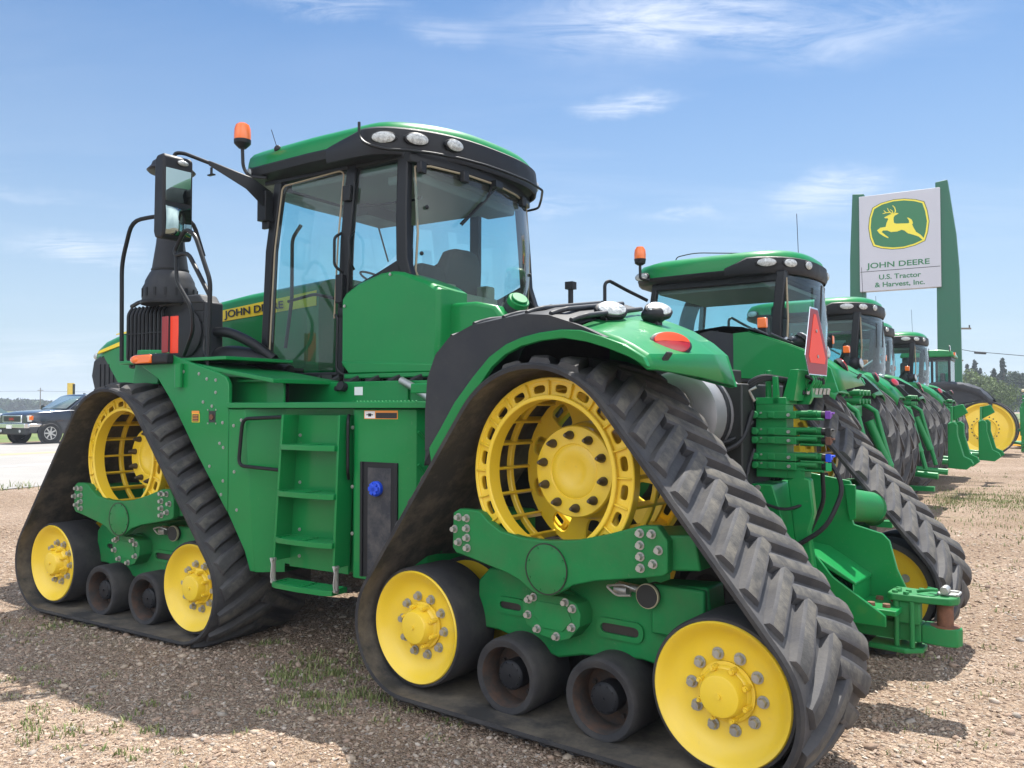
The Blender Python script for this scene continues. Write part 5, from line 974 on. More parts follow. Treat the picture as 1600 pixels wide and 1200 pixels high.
b=MB(); b.tube([(-1.0,.62,1.6),(.6,.62,1.3),(1.5,.62,.5)],.08,n=8); b.tube([(-1.0,-.62,1.6),(.6,-.62,1.3),(1.5,-.62,.5)],.08,n=8); b.prism([(1.45,.1),(2.1,.1),(1.6,.75),(1.45,.75)],'y',-.85,.85); b.build('loader_arms',YM2,lo_,bevel=.02)
# ================================================================= SIGN PYLON
SGN=mat('sign_green',(.008,.105,.055),.5,noise=.05,nscale=1.5); SPAN=mat('sign_panel',(.48,.48,.54),.45,noise=.03,nscale=1)
LGR=mat('logo_green',(.02,.16,.06),.5); LYE=mat('logo_yellow',(.80,.68,.05),.5); LOL=mat('logo_olive',(.10,.12,.03),.5)
P0=Vector((16.76,40.0,0)); P1=Vector((19.73,38.2,0)); ux=(P1-P0).normalized(); SWD=(P1-P0).length; nz_=Vector((0,0,1)); un=ux.cross(nz_)   # towards camera side
if un.y>0: un=-un
sg=empty('dealer_sign_pylon',P0,math.atan2(ux.y,ux.x),'tall grey sign with leaping yellow deer emblem between two green pillars','sign')
# local frame: x along panel, y = -un , z up
b=MB(); b.b2(0,SWD,-.18,.18,7.18,11.77); b.b2(-.0,SWD,.0,.001,7.18,7.19) if 0 else None
pn=b.build('sign_panel',SPAN,sg,bevel=.02)
b=MB(); b.b2(.03,SWD-.03,-.186,-.180,8.12,8.145); b.build('panel_joint',DECB,pn)
b=MB(); b.prism([(-.32,11.98),(.20,11.93),(.20,7.0),(.30,0),(-.55,0),(-.50,4),(-.46,8.8)],'y',-.02,.5); b.build('pillar',SGN,sg,bevel=.03)
b=MB(); b.prism([(SWD-.20,12.06),(SWD+.30,12.12),(SWD+.62,9.6),(SWD+.72,8.0),(SWD+.80,0),(SWD-.22,0),(SWD-.2,7.0)],'y',-.02,.5); b.build('pillar',SGN,sg,bevel=.03)
# homography-free mapping of traced outline (fractions of the panel)
TLc,TRc,BLc,BRc=[(250,225),(965,140),(270,1065),(983,1018)]
def uv(x,y):
    u=v=.5
    for _ in range(20):
        ax_=TLc[0]+(BLc[0]-TLc[0])*v; bx2=TRc[0]+(BRc[0]-TRc[0])*v; u=(x-ax_)/(bx2-ax_)
        ay=TLc[1]+(TRc[1]-TLc[1])*u; by=BLc[1]+(BRc[1]-BLc[1])*u; v=(y-ay)/(by-ay)
    return (u*SWD,11.77-v*(11.77-7.18))
shield=[(375,320),(450,278),(560,247),(660,238),(760,245),(835,265),(862,340),(880,440),(868,540),(845,615),(760,655),(660,682),(560,690),(460,682),(385,662),(355,590),(340,500),(347,410)]
SH=[uv(*q) for q in shield]; cxs=sum(p[0] for p in SH)/len(SH); czs=sum(p[1] for p in SH)/len(SH)
def flat(name,pts,y0,y1,m,par): b=MB(); b.prism(pts,'y',y0,y1); return b.build(name,m,par)
sc_=lambda f:[(cxs+(x-cxs)*f,czs+(z-czs)*f) for x,z in SH]
flat('emblem_border',sc_(1.0),-.186,-.18,LOL,pn); flat('emblem_ring',sc_(.975),-.190,-.186,LYE,pn); em=flat('emblem_field',sc_(.92),-.194,-.190,LGR,pn)
deer=[(483,408),(505,396),(528,384),(550,376),(568,370),(590,366),(612,370),(596,382),(580,388),(568,405),(567,425),(571,455),(592,462),(640,460),(690,459),(705,455),(702,432),(685,408),(702,411),(728,428),(738,456),(731,470),(745,500),(766,535),(805,560),(832,592),(822,606),(790,577),(742,560),(692,546),(665,523),(640,516),(600,531),(545,536),(510,521),(476,522),(462,535),(500,565),(524,582),(520,590),(480,572),(441,547),(420,521),(450,498),(497,490),(505,455),(519,425),(515,414),(492,414)]
flat('emblem_deer',[uv(*q) for q in deer],-.199,-.194,LYE,pn)
b=MB()
def stroke(pts,w0,w1):
    P=[Vector((*uv(*q),0)) for q in pts]; n=len(P); Lf=[];Rt=[]
    for i,p in enumerate(P):
        d=(P[min(i+1,n-1)]-P[max(i-1,0)]).normalized(); nn=Vector((-d.y,d.x,0)); w=(w0+(w1-w0)*i/(n-1))*.5; Lf.append(p+nn*w); Rt.append(p-nn*w)
    q=[(p.x,p.y) for p in Lf]+[(p.x,p.y) for p in Rt[::-1]]; b.prism(q,'y',-.199,-.194)
stroke([(560,376),(535,362),(500,365),(470,374)],.055,.03); stroke([(502,366),(490,356),(480,345)],.035,.025); stroke([(540,364),(520,345),(512,325)],.035,.025)
stroke([(572,376),(584,350),(576,320),(558,302)],.055,.03); stroke([(562,374),(556,350),(535,335)],.04,.02)
b.build('emblem_antlers',LYE,pn)
xa,za=uv(335,815); 
text_mesh('JOHN DEERE',.36,axes((xa,-.182,8.28),(1,0,0),(0,0,1),(0,-1,0)),'sign_lettering',LGR,pn,.004,1.30)
text_mesh('U.S. Tractor',.32,axes((SWD*.5,-.182,7.72),(1,0,0),(0,0,1),(0,-1,0)),'sign_lettering',LGR,pn,.004,1.12,'CENTER')
text_mesh('& Harvest, Inc.',.32,axes((SWD*.5,-.182,7.36),(1,0,0),(0,0,1),(0,-1,0)),'sign_lettering',LGR,pn,.004,1.12,'CENTER')
# ================================================================= GROUND, ROAD
RD=Vector((.48,.877,0)).normalized(); RNn=Vector((-.877,.48,0)).normalized()
def gz(X,Y):
    o=RNn.x*X+RNn.y*Y; t=np.clip((o-8.)/(14.6-8.),0,1); k=np.clip((1.0-X)/4.,0,1); m=np.clip((14.-Y)/6.,0,1); return .235*t*t*(3-2*t)-(.030+.062*k*k*(3-2*k)*(1-t))*m
def sstep(x): x=np.clip(x,0,1); return x*x*(3-2*x)
lin=lambda a,b_,n:list(np.linspace(a,b_,n,endpoint=False))
gx=np.array([-3000,-1200,-500,-200,-100,-60,-40]+lin(-30,-9,18)+lin(-9,9,121)+lin(9,40,32)+[40,60,100,200,500,1200,3000]); gy=np.array([-300,-60,-15,-4,0]+lin(1.5,13,100)+lin(13,50,60)+[50,70,100,200,500,1200,3500])
GX,GY=np.meshgrid(gx,gy,indexing='ij'); GZ=gz(GX,GY)
from mathutils import noise as mnoise
GZn=np.zeros_like(GZ)
for i in range(len(gx)):
    for j in range(len(gy)):
        if abs(gx[i])<40 and -1<gy[j]<50:
            GZn[i,j]=.022*mnoise.noise(Vector((gx[i]*.55,gy[j]*.55,0)))+.008*mnoise.noise(Vector((gx[i]*2.6,gy[j]*2.6,3)))
GZ=GZ+GZn-.012
V=np.stack([GX,GY,GZ],-1).reshape(-1,3); nx_,ny_=GX.shape
idx=np.arange(nx_*ny_).reshape(nx_,ny_); F=np.stack([idx[:-1,:-1],idx[1:,:-1],idx[1:,1:],idx[:-1,1:]],-1).reshape(-1,4)
def npmesh(name,V,F,mats,midx=None,smooth=True,attr=None):
    me=bpy.data.meshes.new(name); k=F.shape[1]; me.vertices.add(len(V)); me.vertices.foreach_set('co',V.astype(np.float32).ravel()); me.loops.add(F.size); me.loops.foreach_set('vertex_index',F.astype(np.int32).ravel())
    me.polygons.add(len(F)); me.polygons.foreach_set('loop_start',np.arange(0,F.size,k,dtype=np.int32)); me.polygons.foreach_set('loop_total',np.full(len(F),k,dtype=np.int32)); me.polygons.foreach_set('use_smooth',np.full(len(F),smooth))
    for m in (mats if isinstance(mats,list) else [mats]): me.materials.append(m)
    if midx is not None: me.polygons.foreach_set('material_index',midx.astype(np.int32))
    if attr is not None: a=me.attributes.new('tone','FLOAT','POINT'); a.data.foreach_set('value',attr.astype(np.float32))
    me.update(calc_edges=True); me.validate(); o=bpy.data.objects.new(name,me); COL.objects.link(o); return o
gm=bpy.data.materials.new('gravel_ground'); gm.use_nodes=True; t=gm.node_tree; bs_=t.nodes['Principled BSDF']; bs_.inputs['Roughness'].default_value=.95; bs_.inputs['Specular IOR Level'].default_value=.15
tcn=N(t,'ShaderNodeTexCoord'); P_=tcn.outputs['Object']
def vor(scale,feat='F1'): n=N(t,'ShaderNodeTexVoronoi',i_Scale=float(scale)); n.feature=feat; t.links.new(P_,n.inputs['Vector']); return n
def noi(scale,det=5.): n=N(t,'ShaderNodeTexNoise',i_Scale=float(scale),i_Detail=det); t.links.new(P_,n.inputs['Vector']); return n
v1=vor(42); v2=vor(90)
sp1=N(t,'ShaderNodeSeparateColor'); t.links.new(v1.outputs['Color'],sp1.inputs[0]); sp2=N(t,'ShaderNodeSeparateColor'); t.links.new(v2.outputs['Color'],sp2.inputs[0])
gcol=[(0,(0.185,0.138,0.105)),(.25,(0.274,0.205,0.153)),(.5,(0.352,0.271,0.205)),(.72,(0.420,0.333,0.253)),(.88,(0.303,0.257,0.220)),(1,(0.538,0.452,0.367))]
ra=ramp(t,sp1.outputs[0],gcol); rb_=ramp(t,sp2.outputs[0],gcol)
mA=N(t,'ShaderNodeMix',data_type='RGBA'); gtm=ramp(t,sp1.outputs[1],[(.45,(0,0,0)),(.55,(1,1,1))]); t.links.new(gtm.outputs[0],mA.inputs['Factor']); t.links.new(ra.outputs[0],mA.inputs['A']); t.links.new(rb_.outputs[0],mA.inputs['B'])
nb=noi(.55,4.); rn=ramp(t,nb.outputs[0],[(.35,(.80,.74,.68)),(.65,(1.06,1.02,1.0))]); mB=N(t,'ShaderNodeMix',data_type='RGBA',blend_type='MULTIPLY'); mB.inputs['Factor'].default_value=1; t.links.new(mA.outputs['Result'],mB.inputs['A']); t.links.new(rn.outputs[0],mB.inputs['B'])
# sparse grass showing through the gravel
ng=noi(.38,6.); rg_=ramp(t,ng.outputs[0],[(.60,(0,0,0)),(.76,(.45,.45,.45))]); mC=N(t,'ShaderNodeMix',data_type='RGBA'); mC.inputs['B'].default_value=(.16,.19,.06,1); t.links.new(rg_.outputs[0],mC.inputs['Factor']); t.links.new(mB.outputs['Result'],mC.inputs['A'])
t.links.new(mC.outputs['Result'],bs_.inputs['Base Color'])
bp_=N(t,'ShaderNodeBump',i_Strength=.9,i_Distance=.02); ad=N(t,'ShaderNodeMath',operation='ADD'); t.links.new(v1.outputs['Distance'],ad.inputs[0]); t.links.new(v2.outputs['Distance'],ad.inputs[1]); iv=N(t,'ShaderNodeMath',operation='MULTIPLY',i_1=-1.); t.links.new(ad.outputs[0],iv.inputs[0]); t.links.new(iv.outputs[0],bp_.inputs['Height']); t.links.new(bp_.outputs[0],bs_.inputs['Normal'])
go=npmesh('ground',V,F,gm); tag(go,None,None,kind='structure')
# road
def strip(name,o0,o1,z,m,l0=-80,l1=900,kind='structure',th=0):
    A=[RNn*o0+RD*l0,RNn*o0+RD*l1,RNn*o1+RD*l1,RNn*o1+RD*l0]; b=MB(); b.add([(a.x,a.y,z) for a in A],[(0,1,2,3)]); o=b.build(name,m)
    return tag(o,None,None,kind=kind)
ROADM=mat('road_concrete',(.27,.26,.245),.85,noise=.10,nscale=.6,dirt=(.22,.20,.18),dirtamt=.5,dirtscale=.25,bump=.1,bscale=30)
strip('road',14.6,33.2,.240,ROADM)
strip('road_shoulder',33.2,34.2,.236,mat('shoulder_dirt',(.24,.16,.12),.95,noise=.3,nscale=2))
PW=mat('road_paint_white',(.70,.70,.68),.7); PY=mat('road_paint_yellow',(.62,.46,.16),.7)
strip('yellow_lane_line',25.45,25.62,.244,PY); strip('yellow_lane_line',25.0,25.12,.244,PY)
for k in range(-6,20): strip('white_lane_dash',20.15,20.30,.244,PW,10+12*k,13.2+12*k)
GRM=mat('grass_field',(.075,.125,.022),.95,noise=.35,nscale=.8,dirt=(.19,.19,.07),dirtamt=.8,dirtscale=.15)
strip('grass_field',34.2,1500,.242,GRM,-800,2500)
b=MB(); b.add([(26,60,.02),(26,3000,.02),(3500,3000,.02),(3500,60,.02)],[(0,1,2,3)]); tag(b.build('far_field',GRM),None,None,kind='structure')
# ================================================================= STONES (loose gravel)
ico=np.array([(0,0,1)]+[(math.cos(2*PI*i/5)*.894,math.sin(2*PI*i/5)*.894,.447) for i in range(5)]+[(math.cos(2*PI*(i+.5)/5)*.894,math.sin(2*PI*(i+.5)/5)*.894,-.447) for i in range(5)]+[(0,0,-1)])
icf=[(0,1+i,1+(i+1)%5) for i in range(5)]+[(1+i,6+i,1+(i+1)%5) for i in range(5)]+[(1+(i+1)%5,6+i,6+(i+1)%5) for i in range(5)]+[(11,6+(i+1)%5,6+i) for i in range(5)]; icf=np.array(icf)
def stones(n,rmin,rmax,smin,smax,pw,name,seed,big=False):
    g=np.random.default_rng(seed); u=g.random(n); r=(rmin**(1-pw)+u*(rmax**(1-pw)-rmin**(1-pw)))**(1/(1-pw)) if pw!=1 else rmin*(rmax/rmin)**u
    th=g.uniform(-.62,.62,n); X=r*np.sin(th); Y=r*np.cos(th)
    s=smin*(smax/smin)**(g.random(n)**(2.2)); s*=np.clip(r/5,.8,2.0)**.5
    Z=gz(X,Y); Z=Z+np.array([.022*mnoise.noise(Vector((x*.55,y*.55,0)))+.008*mnoise.noise(Vector((x*2.6,y*2.6,3))) for x,y in zip(X,Y)])-.012
    A=ico[None]*g.uniform(.72,1.2,(n,12,1)); A=A*np.stack([s*g.uniform(.8,1.5,n),s*g.uniform(.7,1.1,n),s*g.uniform(.40,.75,n)],-1)[:,None]
    a=g.uniform(0,2*PI,n); ca,sa=np.cos(a)[:,None],np.sin(a)[:,None]; Ax=A[...,0]*ca-A[...,1]*sa; Ay=A[...,0]*sa+A[...,1]*ca; tl=g.normal(0,.25,n)[:,None]
    Az=A[...,2]+Ax*tl
    V=np.stack([Ax+X[:,None],Ay+Y[:,None],Az+(Z+s*.12)[:,None]],-1).reshape(-1,3); F=(icf[None]+12*np.arange(n)[:,None,None]).reshape(-1,3)
    return npmesh(name,V,F,STM,None,big,np.repeat(g.random(n),12))
STM=bpy.data.materials.new('stone'); STM.use_nodes=True; t=STM.node_tree; bs_=t.nodes['Principled BSDF']; bs_.inputs['Roughness'].default_value=.9; bs_.inputs['Specular IOR Level'].default_value=.2
at_=N(t,'ShaderNodeAttribute',attribute_name='tone'); ra=ramp(t,at_.outputs['Fac'],[(0,(0.176,0.128,0.100)),(.15,(0.265,0.190,0.143)),(.35,(0.352,0.257,0.195)),(.55,(0.420,0.333,0.253)),(.68,(0.294,0.262,0.234)),(.8,(0.470,0.386,0.296)),(.92,(0.362,0.257,0.191)),(1,(0.568,0.495,0.420))])
tcn=N(t,'ShaderNodeTexCoord'); nn_=N(t,'ShaderNodeTexNoise',i_Scale=60.,i_Detail=4.); t.links.new(tcn.outputs['Object'],nn_.inputs['Vector']); r2=ramp(t,nn_.outputs[0],[(.3,(.75,.75,.75)),(.7,(1.1,1.1,1.1))]); mm_=N(t,'ShaderNodeMix',data_type='RGBA',blend_type='MULTIPLY'); mm_.inputs['Factor'].default_value=1; t.links.new(ra.outputs[0],mm_.inputs['A']); t.links.new(r2.outputs[0],mm_.inputs['B']); t.links.new(mm_.outputs['Result'],bs_.inputs['Base Color'])
tag(stones(80000,2.0,13,.005,.017,1.0,'gravel_stones',11),'small loose gravel stones scattered over the lot','gravel',kind='stuff')
tag(stones(1500,2.1,11,.015,.034,1.0,'river_pebbles',12,True),'rounder pebbles lying on top of the gravel','pebbles',kind='stuff')
for X,Y,s,c in ((-2.85,4.62,.055,.75),(-1.83,3.95,.045,.45),(-1.42,3.72,.04,.4)):
    g=np.random.default_rng(int(s*1000)+3); A=ico*g.uniform(.85,1.1,(12,1))*np.array([s*1.25,s*.9,s*.6]); b=MB(); b.add([(v[0],v[1],v[2]) for v in A],[tuple(q) for q in icf]); o=b.build('rock',STM,ang=180); at2=o.data.attributes.new('tone','FLOAT','POINT'); at2.data.foreach_set('value',np.full(12,c)); o.location=(X,Y,float(gz(X,Y))+s*.25); q=o.modifiers.new('s','SUBSURF'); q.levels=2; q.render_levels=2
    tag(o,{.055:'largest pale tan rock lying in front of the front track',.045:'round brown stone lying on gravel near lower picture edge',.04:'small grey-brown stone lying beside the round brown one'}[s],'rock',None)
# ================================================================= GRASS TUFTS
def blades(name,clusters,label,seed,hgt=.10,wd=.004):
    g=np.random.default_rng(seed); Vs=[];Fs=[];T=[];k=0
    for (cx_,cy_,rad,n,hs) in clusters:
        for _ in range(n):
            r=rad*math.sqrt(g.random()); a=g.uniform(0,2*PI); x=cx_+r*math.cos(a)*1.6; y=cy_+r*math.sin(a); z=float(gz(x,y))-.01; h=hgt*hs*g.uniform(.4,1.2); w=wd*g.uniform(.7,1.4); d=g.uniform(0,2*PI); l=h*g.uniform(.15,.8); dxx,dyy=math.cos(d),math.sin(d); px,py=-dyy*w,dxx*w
            for t_,ww in ((0,1),(.5,.8),(1,.05)):
                xx=x+dxx*l*t_*t_; yy=y+dyy*l*t_*t_; zz_=z+h*t_*(1-.18*t_); Vs+=[(xx-px*ww,yy-py*ww,zz_),(xx+px*ww,yy+py*ww,zz_)]
            Fs+=[(k,k+1,k+3,k+2),(k+2,k+3,k+5,k+4)]; T+=[g.random()]*6; k+=6
    o=npmesh(name,np.array(Vs),np.array(Fs),GRS,None,True,np.array(T)); return tag(o,label,'grass',kind='stuff')
GRS=bpy.data.materials.new('grass_blade'); GRS.use_nodes=True; t=GRS.node_tree; bs_=t.nodes['Principled BSDF']; bs_.inputs['Roughness'].default_value=.7
at_=N(t,'ShaderNodeAttribute',attribute_name='tone'); ra=ramp(t,at_.outputs['Fac'],[(0,(.09,.13,.03)),(.4,(.14,.19,.05)),(.7,(.22,.24,.09)),(1,(.42,.36,.20))]); t.links.new(ra.outputs[0],bs_.inputs['Base Color'])
g=np.random.default_rng(21); cl=[]
def gp(px,py):   # ground point of a photo position, only used to lay out clusters
    d=1.64*1304/(py-637.3); return ((px-800)/1304*d,d)
for _ in range(70): px,py=g.normal(500,45),g.normal(1035,32); x,y=gp(px,max(py,985)); cl.append((x,y,.05,26,.8))
for _ in range(26): px,py=g.normal(90,60),g.normal(1085,45); x,y=gp(px,max(py,960)); cl.append((x,y,.05,22,.7))
for _ in range(26): px,py=g.normal(240,70),g.normal(1130,40); x,y=gp(px,py); cl.append((x,y,.03,14,.7))
for _ in range(22): px,py=g.uniform(0,160),g.normal(950,22); x,y=gp(px,py); cl.append((x,y,.07,16,.7))
for _ in range(14): px,py=g.normal(700,70),g.normal(1090,25); x,y=gp(px,py); cl.append((x,y,.05,18,.5))
for _ in range(40): px,py=g.uniform(1380,1600),g.uniform(830,1180); x,y=gp(px,py); cl.append((x,y,.05,9,.8))
for _ in range(30): px,py=g.uniform(555,640),g.uniform(1000,1110); x,y=gp(px,py); cl.append((x,y,.05,14,.7))
cl=[c for i,c in enumerate(cl) if i%5]
blades('grass_tufts',cl,'sparse green weeds growing through the gravel',3,.055,.0035)
cl=[]
for _ in range(420): px,py=g.uniform(1465,1700),g.normal(782,9); x,y=gp(px,min(max(py,758),812)); cl.append((x,y,.16,12,.8))
for _ in range(90): px,py=g.uniform(1440,1650),g.uniform(730,850); x,y=gp(px,py); cl.append((x,y,.12,8,.9))
blades('grass_patch',cl,'strip of pale grass on the lot right of the tractors',4,.07,.005)
cl=[]
for _ in range(5): px,py=g.uniform(-40,110),g.normal(766,3); d=(1.64-.2)*1304/(py-637.3); cl.append(((px-800)/1304*d,d,.16,16,1.3))
blades('verge_grass',cl,'dry grass along the near edge of the road',5,.12,.008)
# ================================================================= VEHICLES
CARP=mat('dark_blue_grey_paint',(.022,.028,.042),.25,metal=.3,coat=1); SILC=mat('silver_car_paint',(.42,.44,.47),.3,metal=.5,coat=1); TYR=mat('car_tyre',(.022,.022,.023),.85); ALU=mat('alloy_rim',(.55,.54,.52),.35,metal=.8); TRIM=mat('dark_trim',(.02,.022,.025),.5)
LP=mat('headlight_glass',(.62,.62,.58),.1,coat=1)
def car_wheel(b_parent,x,y,r,s):
    b=MB(); b.lathe([(r*.62,-.11),(r*.9,-.12),(r,-.08),(r,.08),(r*.9,.12),(r*.64,.11),(r*.60,.09)],(x,y,r),(0,s,0),32,caps=False); o=b.build('tyre',TYR,b_parent)
    b=MB(); b.lathe([(r*.62,.0),(r*.63,.10),(r*.57,.10),(r*.55,.02)],(x,y,r),(0,s,0),32,caps=False)
    for i in range(7):
        a=2*PI*i/7; b.box((x+math.cos(a)*r*.33,y+s*.085,r+math.sin(a)*r*.33),(r*.52,.02,.055),0,Matrix.Rotation(-a,3,'Y'))
    b.cyl((x,y,r),(x,y+s*.10,r),.08,n=16); b.build('alloy_rim',ALU,o)
    b=MB(); b.cyl((x,y-s*.02,r),(x,y+s*.03,r),r*.58,n=28); b.build('brake_disc',DARK,o)
# pickup/suv
sv=empty('suv',(-18.1,34.7,.24),math.atan2(-.877,-.48),'dark blue-grey SUV with chrome grille driving on the road at far left','suv')
b=MB()
def bsec(x,zb,zt,w,zs=None):
    zs=zs or zt-.12; return [Vector((x,yy,zz)) for yy,zz in ((-w*.96,zb),(-w,zb+.15),(-w,zs-.10),(-w*.985,zs),(-w*.93,zt-.02),(-w*.6,zt+.012),(0,zt+.025),(w*.6,zt+.012),(w*.93,zt-.02),(w*.985,zs),(w,zs-.10),(w,zb+.15),(w*.96,zb))]
b.loft([bsec(2.62,.52,1.12,.90),bsec(2.50,.42,1.20,.97),bsec(2.1,.40,1.26,1.0),bsec(1.2,.38,1.32,1.01),bsec(.9,.38,1.34,1.01),bsec(-2.5,.40,1.32,1.01),bsec(-2.75,.50,1.25,.95)])
o=b.build('body',CARP,sv,bevel=.03,seg=3,ang=40); body=o
b=MB(); b.loft([[Vector(q) for q in ((1.0,-.94,1.30),(1.0,.94,1.30),(-2.62,.94,1.30),(-2.62,-.94,1.30))],[Vector(q) for q in ((.15,-.74,1.90),(.15,.74,1.90),(-2.45,.76,1.90),(-2.45,-.76,1.90))],[Vector(q) for q in ((-.10,-.66,1.96),(-.10,.66,1.96),(-2.3,.68,1.96),(-2.3,-.68,1.96))]]); b.build('cabin',CARP,sv,bevel=.04,seg=3)
def quad(name,q,m,par,off=(0,0,0)): b=MB(); b.add([tuple(Vector(p)+Vector(off)) for p in q],[tuple(range(len(q)))]); return b.build(name,m,par,solid=.006)
CG=mat('car_glass',(.10,.15,.155),.05,coat=1); 
quad('windscreen',[(.955,-.80,1.36),(.955,.80,1.36),(.22,.68,1.87),(.22,-.68,1.87)],CG,body,(.012,0,.012))
for s in (1,-1):
    quad('side_window',[(.78,.925*s,1.37),(-.35,.925*s,1.37),(-.35,.775*s,1.85),(.12,.775*s,1.85)],CG,body,(0,.012*s,.0)); quad('side_window',[(-.45,.925*s,1.37),(-1.4,.925*s,1.37),(-1.4,.775*s,1.85),(-.45,.775*s,1.85)],CG,body,(0,.012*s,0)); quad('side_window',[(-1.5,.925*s,1.37),(-2.45,.925*s,1.37),(-2.35,.775*s,1.85),(-1.5,.775*s,1.85)],CG,body,(0,.012*s,0))
    b=MB(); b.box((.72,1.08*s,1.42),(.14,.24,.18)); b.build('door_mirror',TRIM,body,bevel=.03)
    b=MB(); b.b2(2.46,2.60,s*.62,s*.985,.86,1.10); b.build('headlight',LP,body,bevel=.02); b=MB(); b.b2(2.42,2.58,s*.90,s*1.0,.93,1.09); b.build('indicator',ORG,body,bevel=.01)
    b=MB(); b.cyl((1.75,1.005*s,.42),(1.75,1.02*s,.42),.50,n=28); b.cyl((-1.75,1.005*s,.42),(-1.75,1.02*s,.42),.50,n=28); b.build('wheel_arch',TRIM,body)
    b=MB(); b.b2(.4,.95,1.01*s,1.03*s,.78,.84); b.build('side_badge',SILP,body); b=MB(); b.b2(.9,.86,1.012*s,1.016*s,.5,1.28); b.b2(-.40,-.43,1.012*s,1.016*s,.5,1.28); b.build('door_gap',DECB,body)
    for x in (1.75,-1.75): car_wheel(sv,x,.93*s,.41,s)
b=MB(); b.b2(2.60,2.66,-.62,.62,.82,1.12); b.build('grille_surround',SILP,body,bevel=.02); b=MB(); b.b2(2.655,2.67,-.55,.55,.86,1.08); b.build('front_grille',DECB,body)
text_mesh('GMC',.14,axes((2.673,-.17,.92),(0,1,0),(0,0,1),(1,0,0)),'grille_badge',RED,body,.003,1.1)
b=MB(); b.b2(2.55,2.76,-.98,.98,.62,.80); b.b2(1.9,2.6,.985,1.02,.66,.78); b.build('bumper_bar',SILP,body,bevel=.04,seg=3); b=MB(); b.b2(2.5,2.70,-.95,.95,.36,.62); b.build('bumper',TRIM,body,bevel=.05,seg=3)
b=MB(); b.b2(2.765,2.775,-.17,.17,.60,.74); b.build('number_plate',WHITE,body); 
for s in (1,-1): lamp(2.705,s*.62,.50,(1,0,0),.07,.06,body,'fog_lamp')
b=MB(); b.box((-.35,0,1.99),(.1,.04,.05)); b.build('roof_antenna',CARP,body,bevel=.01)
# silver car at the far left edge
cv=empty('silver_car',(-39.2,61.5,.24),math.atan2(-.9,-.43),'silver car far away on the grass side, cut by the left picture edge','car')
b=MB(); b.loft([bsec(2.2,.35,.72,.80),bsec(2.0,.25,.82,.88),bsec(1.0,.22,.95,.9),bsec(-1.8,.22,1.0,.9),bsec(-2.2,.35,.92,.82)]); bo=b.build('body',SILC,cv,bevel=.03)
b=MB(); b.loft([[Vector(q) for q in ((.95,-.82,.93),(.95,.82,.93),(-1.8,.82,.96),(-1.8,-.82,.96))],[Vector(q) for q in ((.1,-.6,1.42),(.1,.6,1.42),(-1.1,.6,1.42),(-1.1,-.6,1.42))]]); b.build('cabin',CG,cv,bevel=.04)
for s in (1,-1):
    for x in (1.35,-1.35): car_wheel(cv,x,.80*s,.32,s)
# yellow post
yp=empty('yellow_post',(-25.9,49.0,.24),0,'tall yellow post with dark edge standing beyond the road behind the SUV','post')
b=MB(); b.cyl((0,0,0),(0,0,2.85),.19,n=20); b.build('post_tube',mat('post_yellow',(.75,.50,.10),.6,noise=.1),yp); b=MB(); b.b2(.15,.20,-.1,.1,0,2.80); b.build('dark_edge',DARK,yp)
# ================================================================= UTILITY POLES
WOOD=mat('weathered_wood',(.16,.13,.10),.9,noise=.2,nscale=4)
pr=empty('utility_pole',(32.0,60,0),0,'wooden utility pole with crossarm partly hidden behind the right sign pillar','pole')
b=MB(); b.cyl((0,0,0),(0,0,7.9),.14,.10,n=12); b.build('pole_shaft',WOOD,pr); b=MB(); b.box((.2,0,7.35),(1.7,.12,.12)); b.box((.2,0,5.05),(.5,.1,.1)); b.build('crossarm',WOOD,pr); b=MB()
for x in (-.5,.3,.95): b.cyl((x,0,7.41),(x,0,7.60),.05,n=8)
b.build('insulator',DARK,pr)
b=MB()
P=[(32.0,60,5.9),(33.0,60,5.72),(37.2,60,5.35),(60,62,4.6)]; b.tube(P,.022,n=5); tag(b.build('power_cable',DARK),'dark service cable running right from the pole, lower of the lines','cable'); b=MB(); b.tube([(33.3,60,5.62),(34.1,60,5.57)],.09,n=8); tag(b.build('cable_splice',DARK),'thick dark splice case on the sagging service cable','splice case')
pl=empty('utility_pole',(-113,200,.24),0,'thin distant utility pole above the treeline behind the SUV bonnet','pole')
b=MB(); b.cyl((0,0,0),(0,0,6.2),.13,.10,n=8); b.box((0,0,5.6),(1.4,.12,.12)); b.build('pole_shaft',WOOD,pl)
b=MB(); b.tube([(-170,205,6.0),(-140,202,5.3),(-113,200,5.8),(-85,200,4.9),(-55,200,5.6),(-30,200,5.5)],.03,n=5,fil=20); tag(b.build('power_line',DARK),'long thin power line low over the distant field at left','power line')
# ================================================================= TREES
def leafmat(name,c): 
    m=bpy.data.materials.new(name); m.use_nodes=True; t=m.node_tree; b=t.nodes['Principled BSDF']; b.inputs['Roughness'].default_value=.8; a=N(t,'ShaderNodeAttribute',attribute_name='tone'); r=ramp(t,a.outputs['Fac'],[(0,[x*.55 for x in c]),(.5,c),(1,[x*1.5 for x in c])]); t.links.new(r.outputs[0],b.inputs['Base Color']); return m
LF1=leafmat('leaf_light',(.085,.125,.028)); LF2=leafmat('leaf_dark',(.030,.055,.022)); LF3=leafmat('needle',(.022,.040,.026)); BARK=mat('bark',(.10,.075,.055),.9,noise=.3)
def leaf_cloud(C,sz,seed):
    g=np.random.default_rng(seed); n=len(C); d=g.normal(size=(n,3)); d/=np.linalg.norm(d,axis=1)[:,None]; e=g.normal(size=(n,3)); u=np.cross(d,e); u/=np.linalg.norm(u,axis=1)[:,None]; v=np.cross(d,u); s=(sz*g.uniform(.6,1.3,n))[:,None]
    V=np.stack([C-u*s,C-v*s*.6,C+u*s,C+v*s*.6],1).reshape(-1,3); F=np.arange(4*n).reshape(n,4); return V,F,np.repeat(np.clip(g.normal(.5,.25,n),0,1),4)
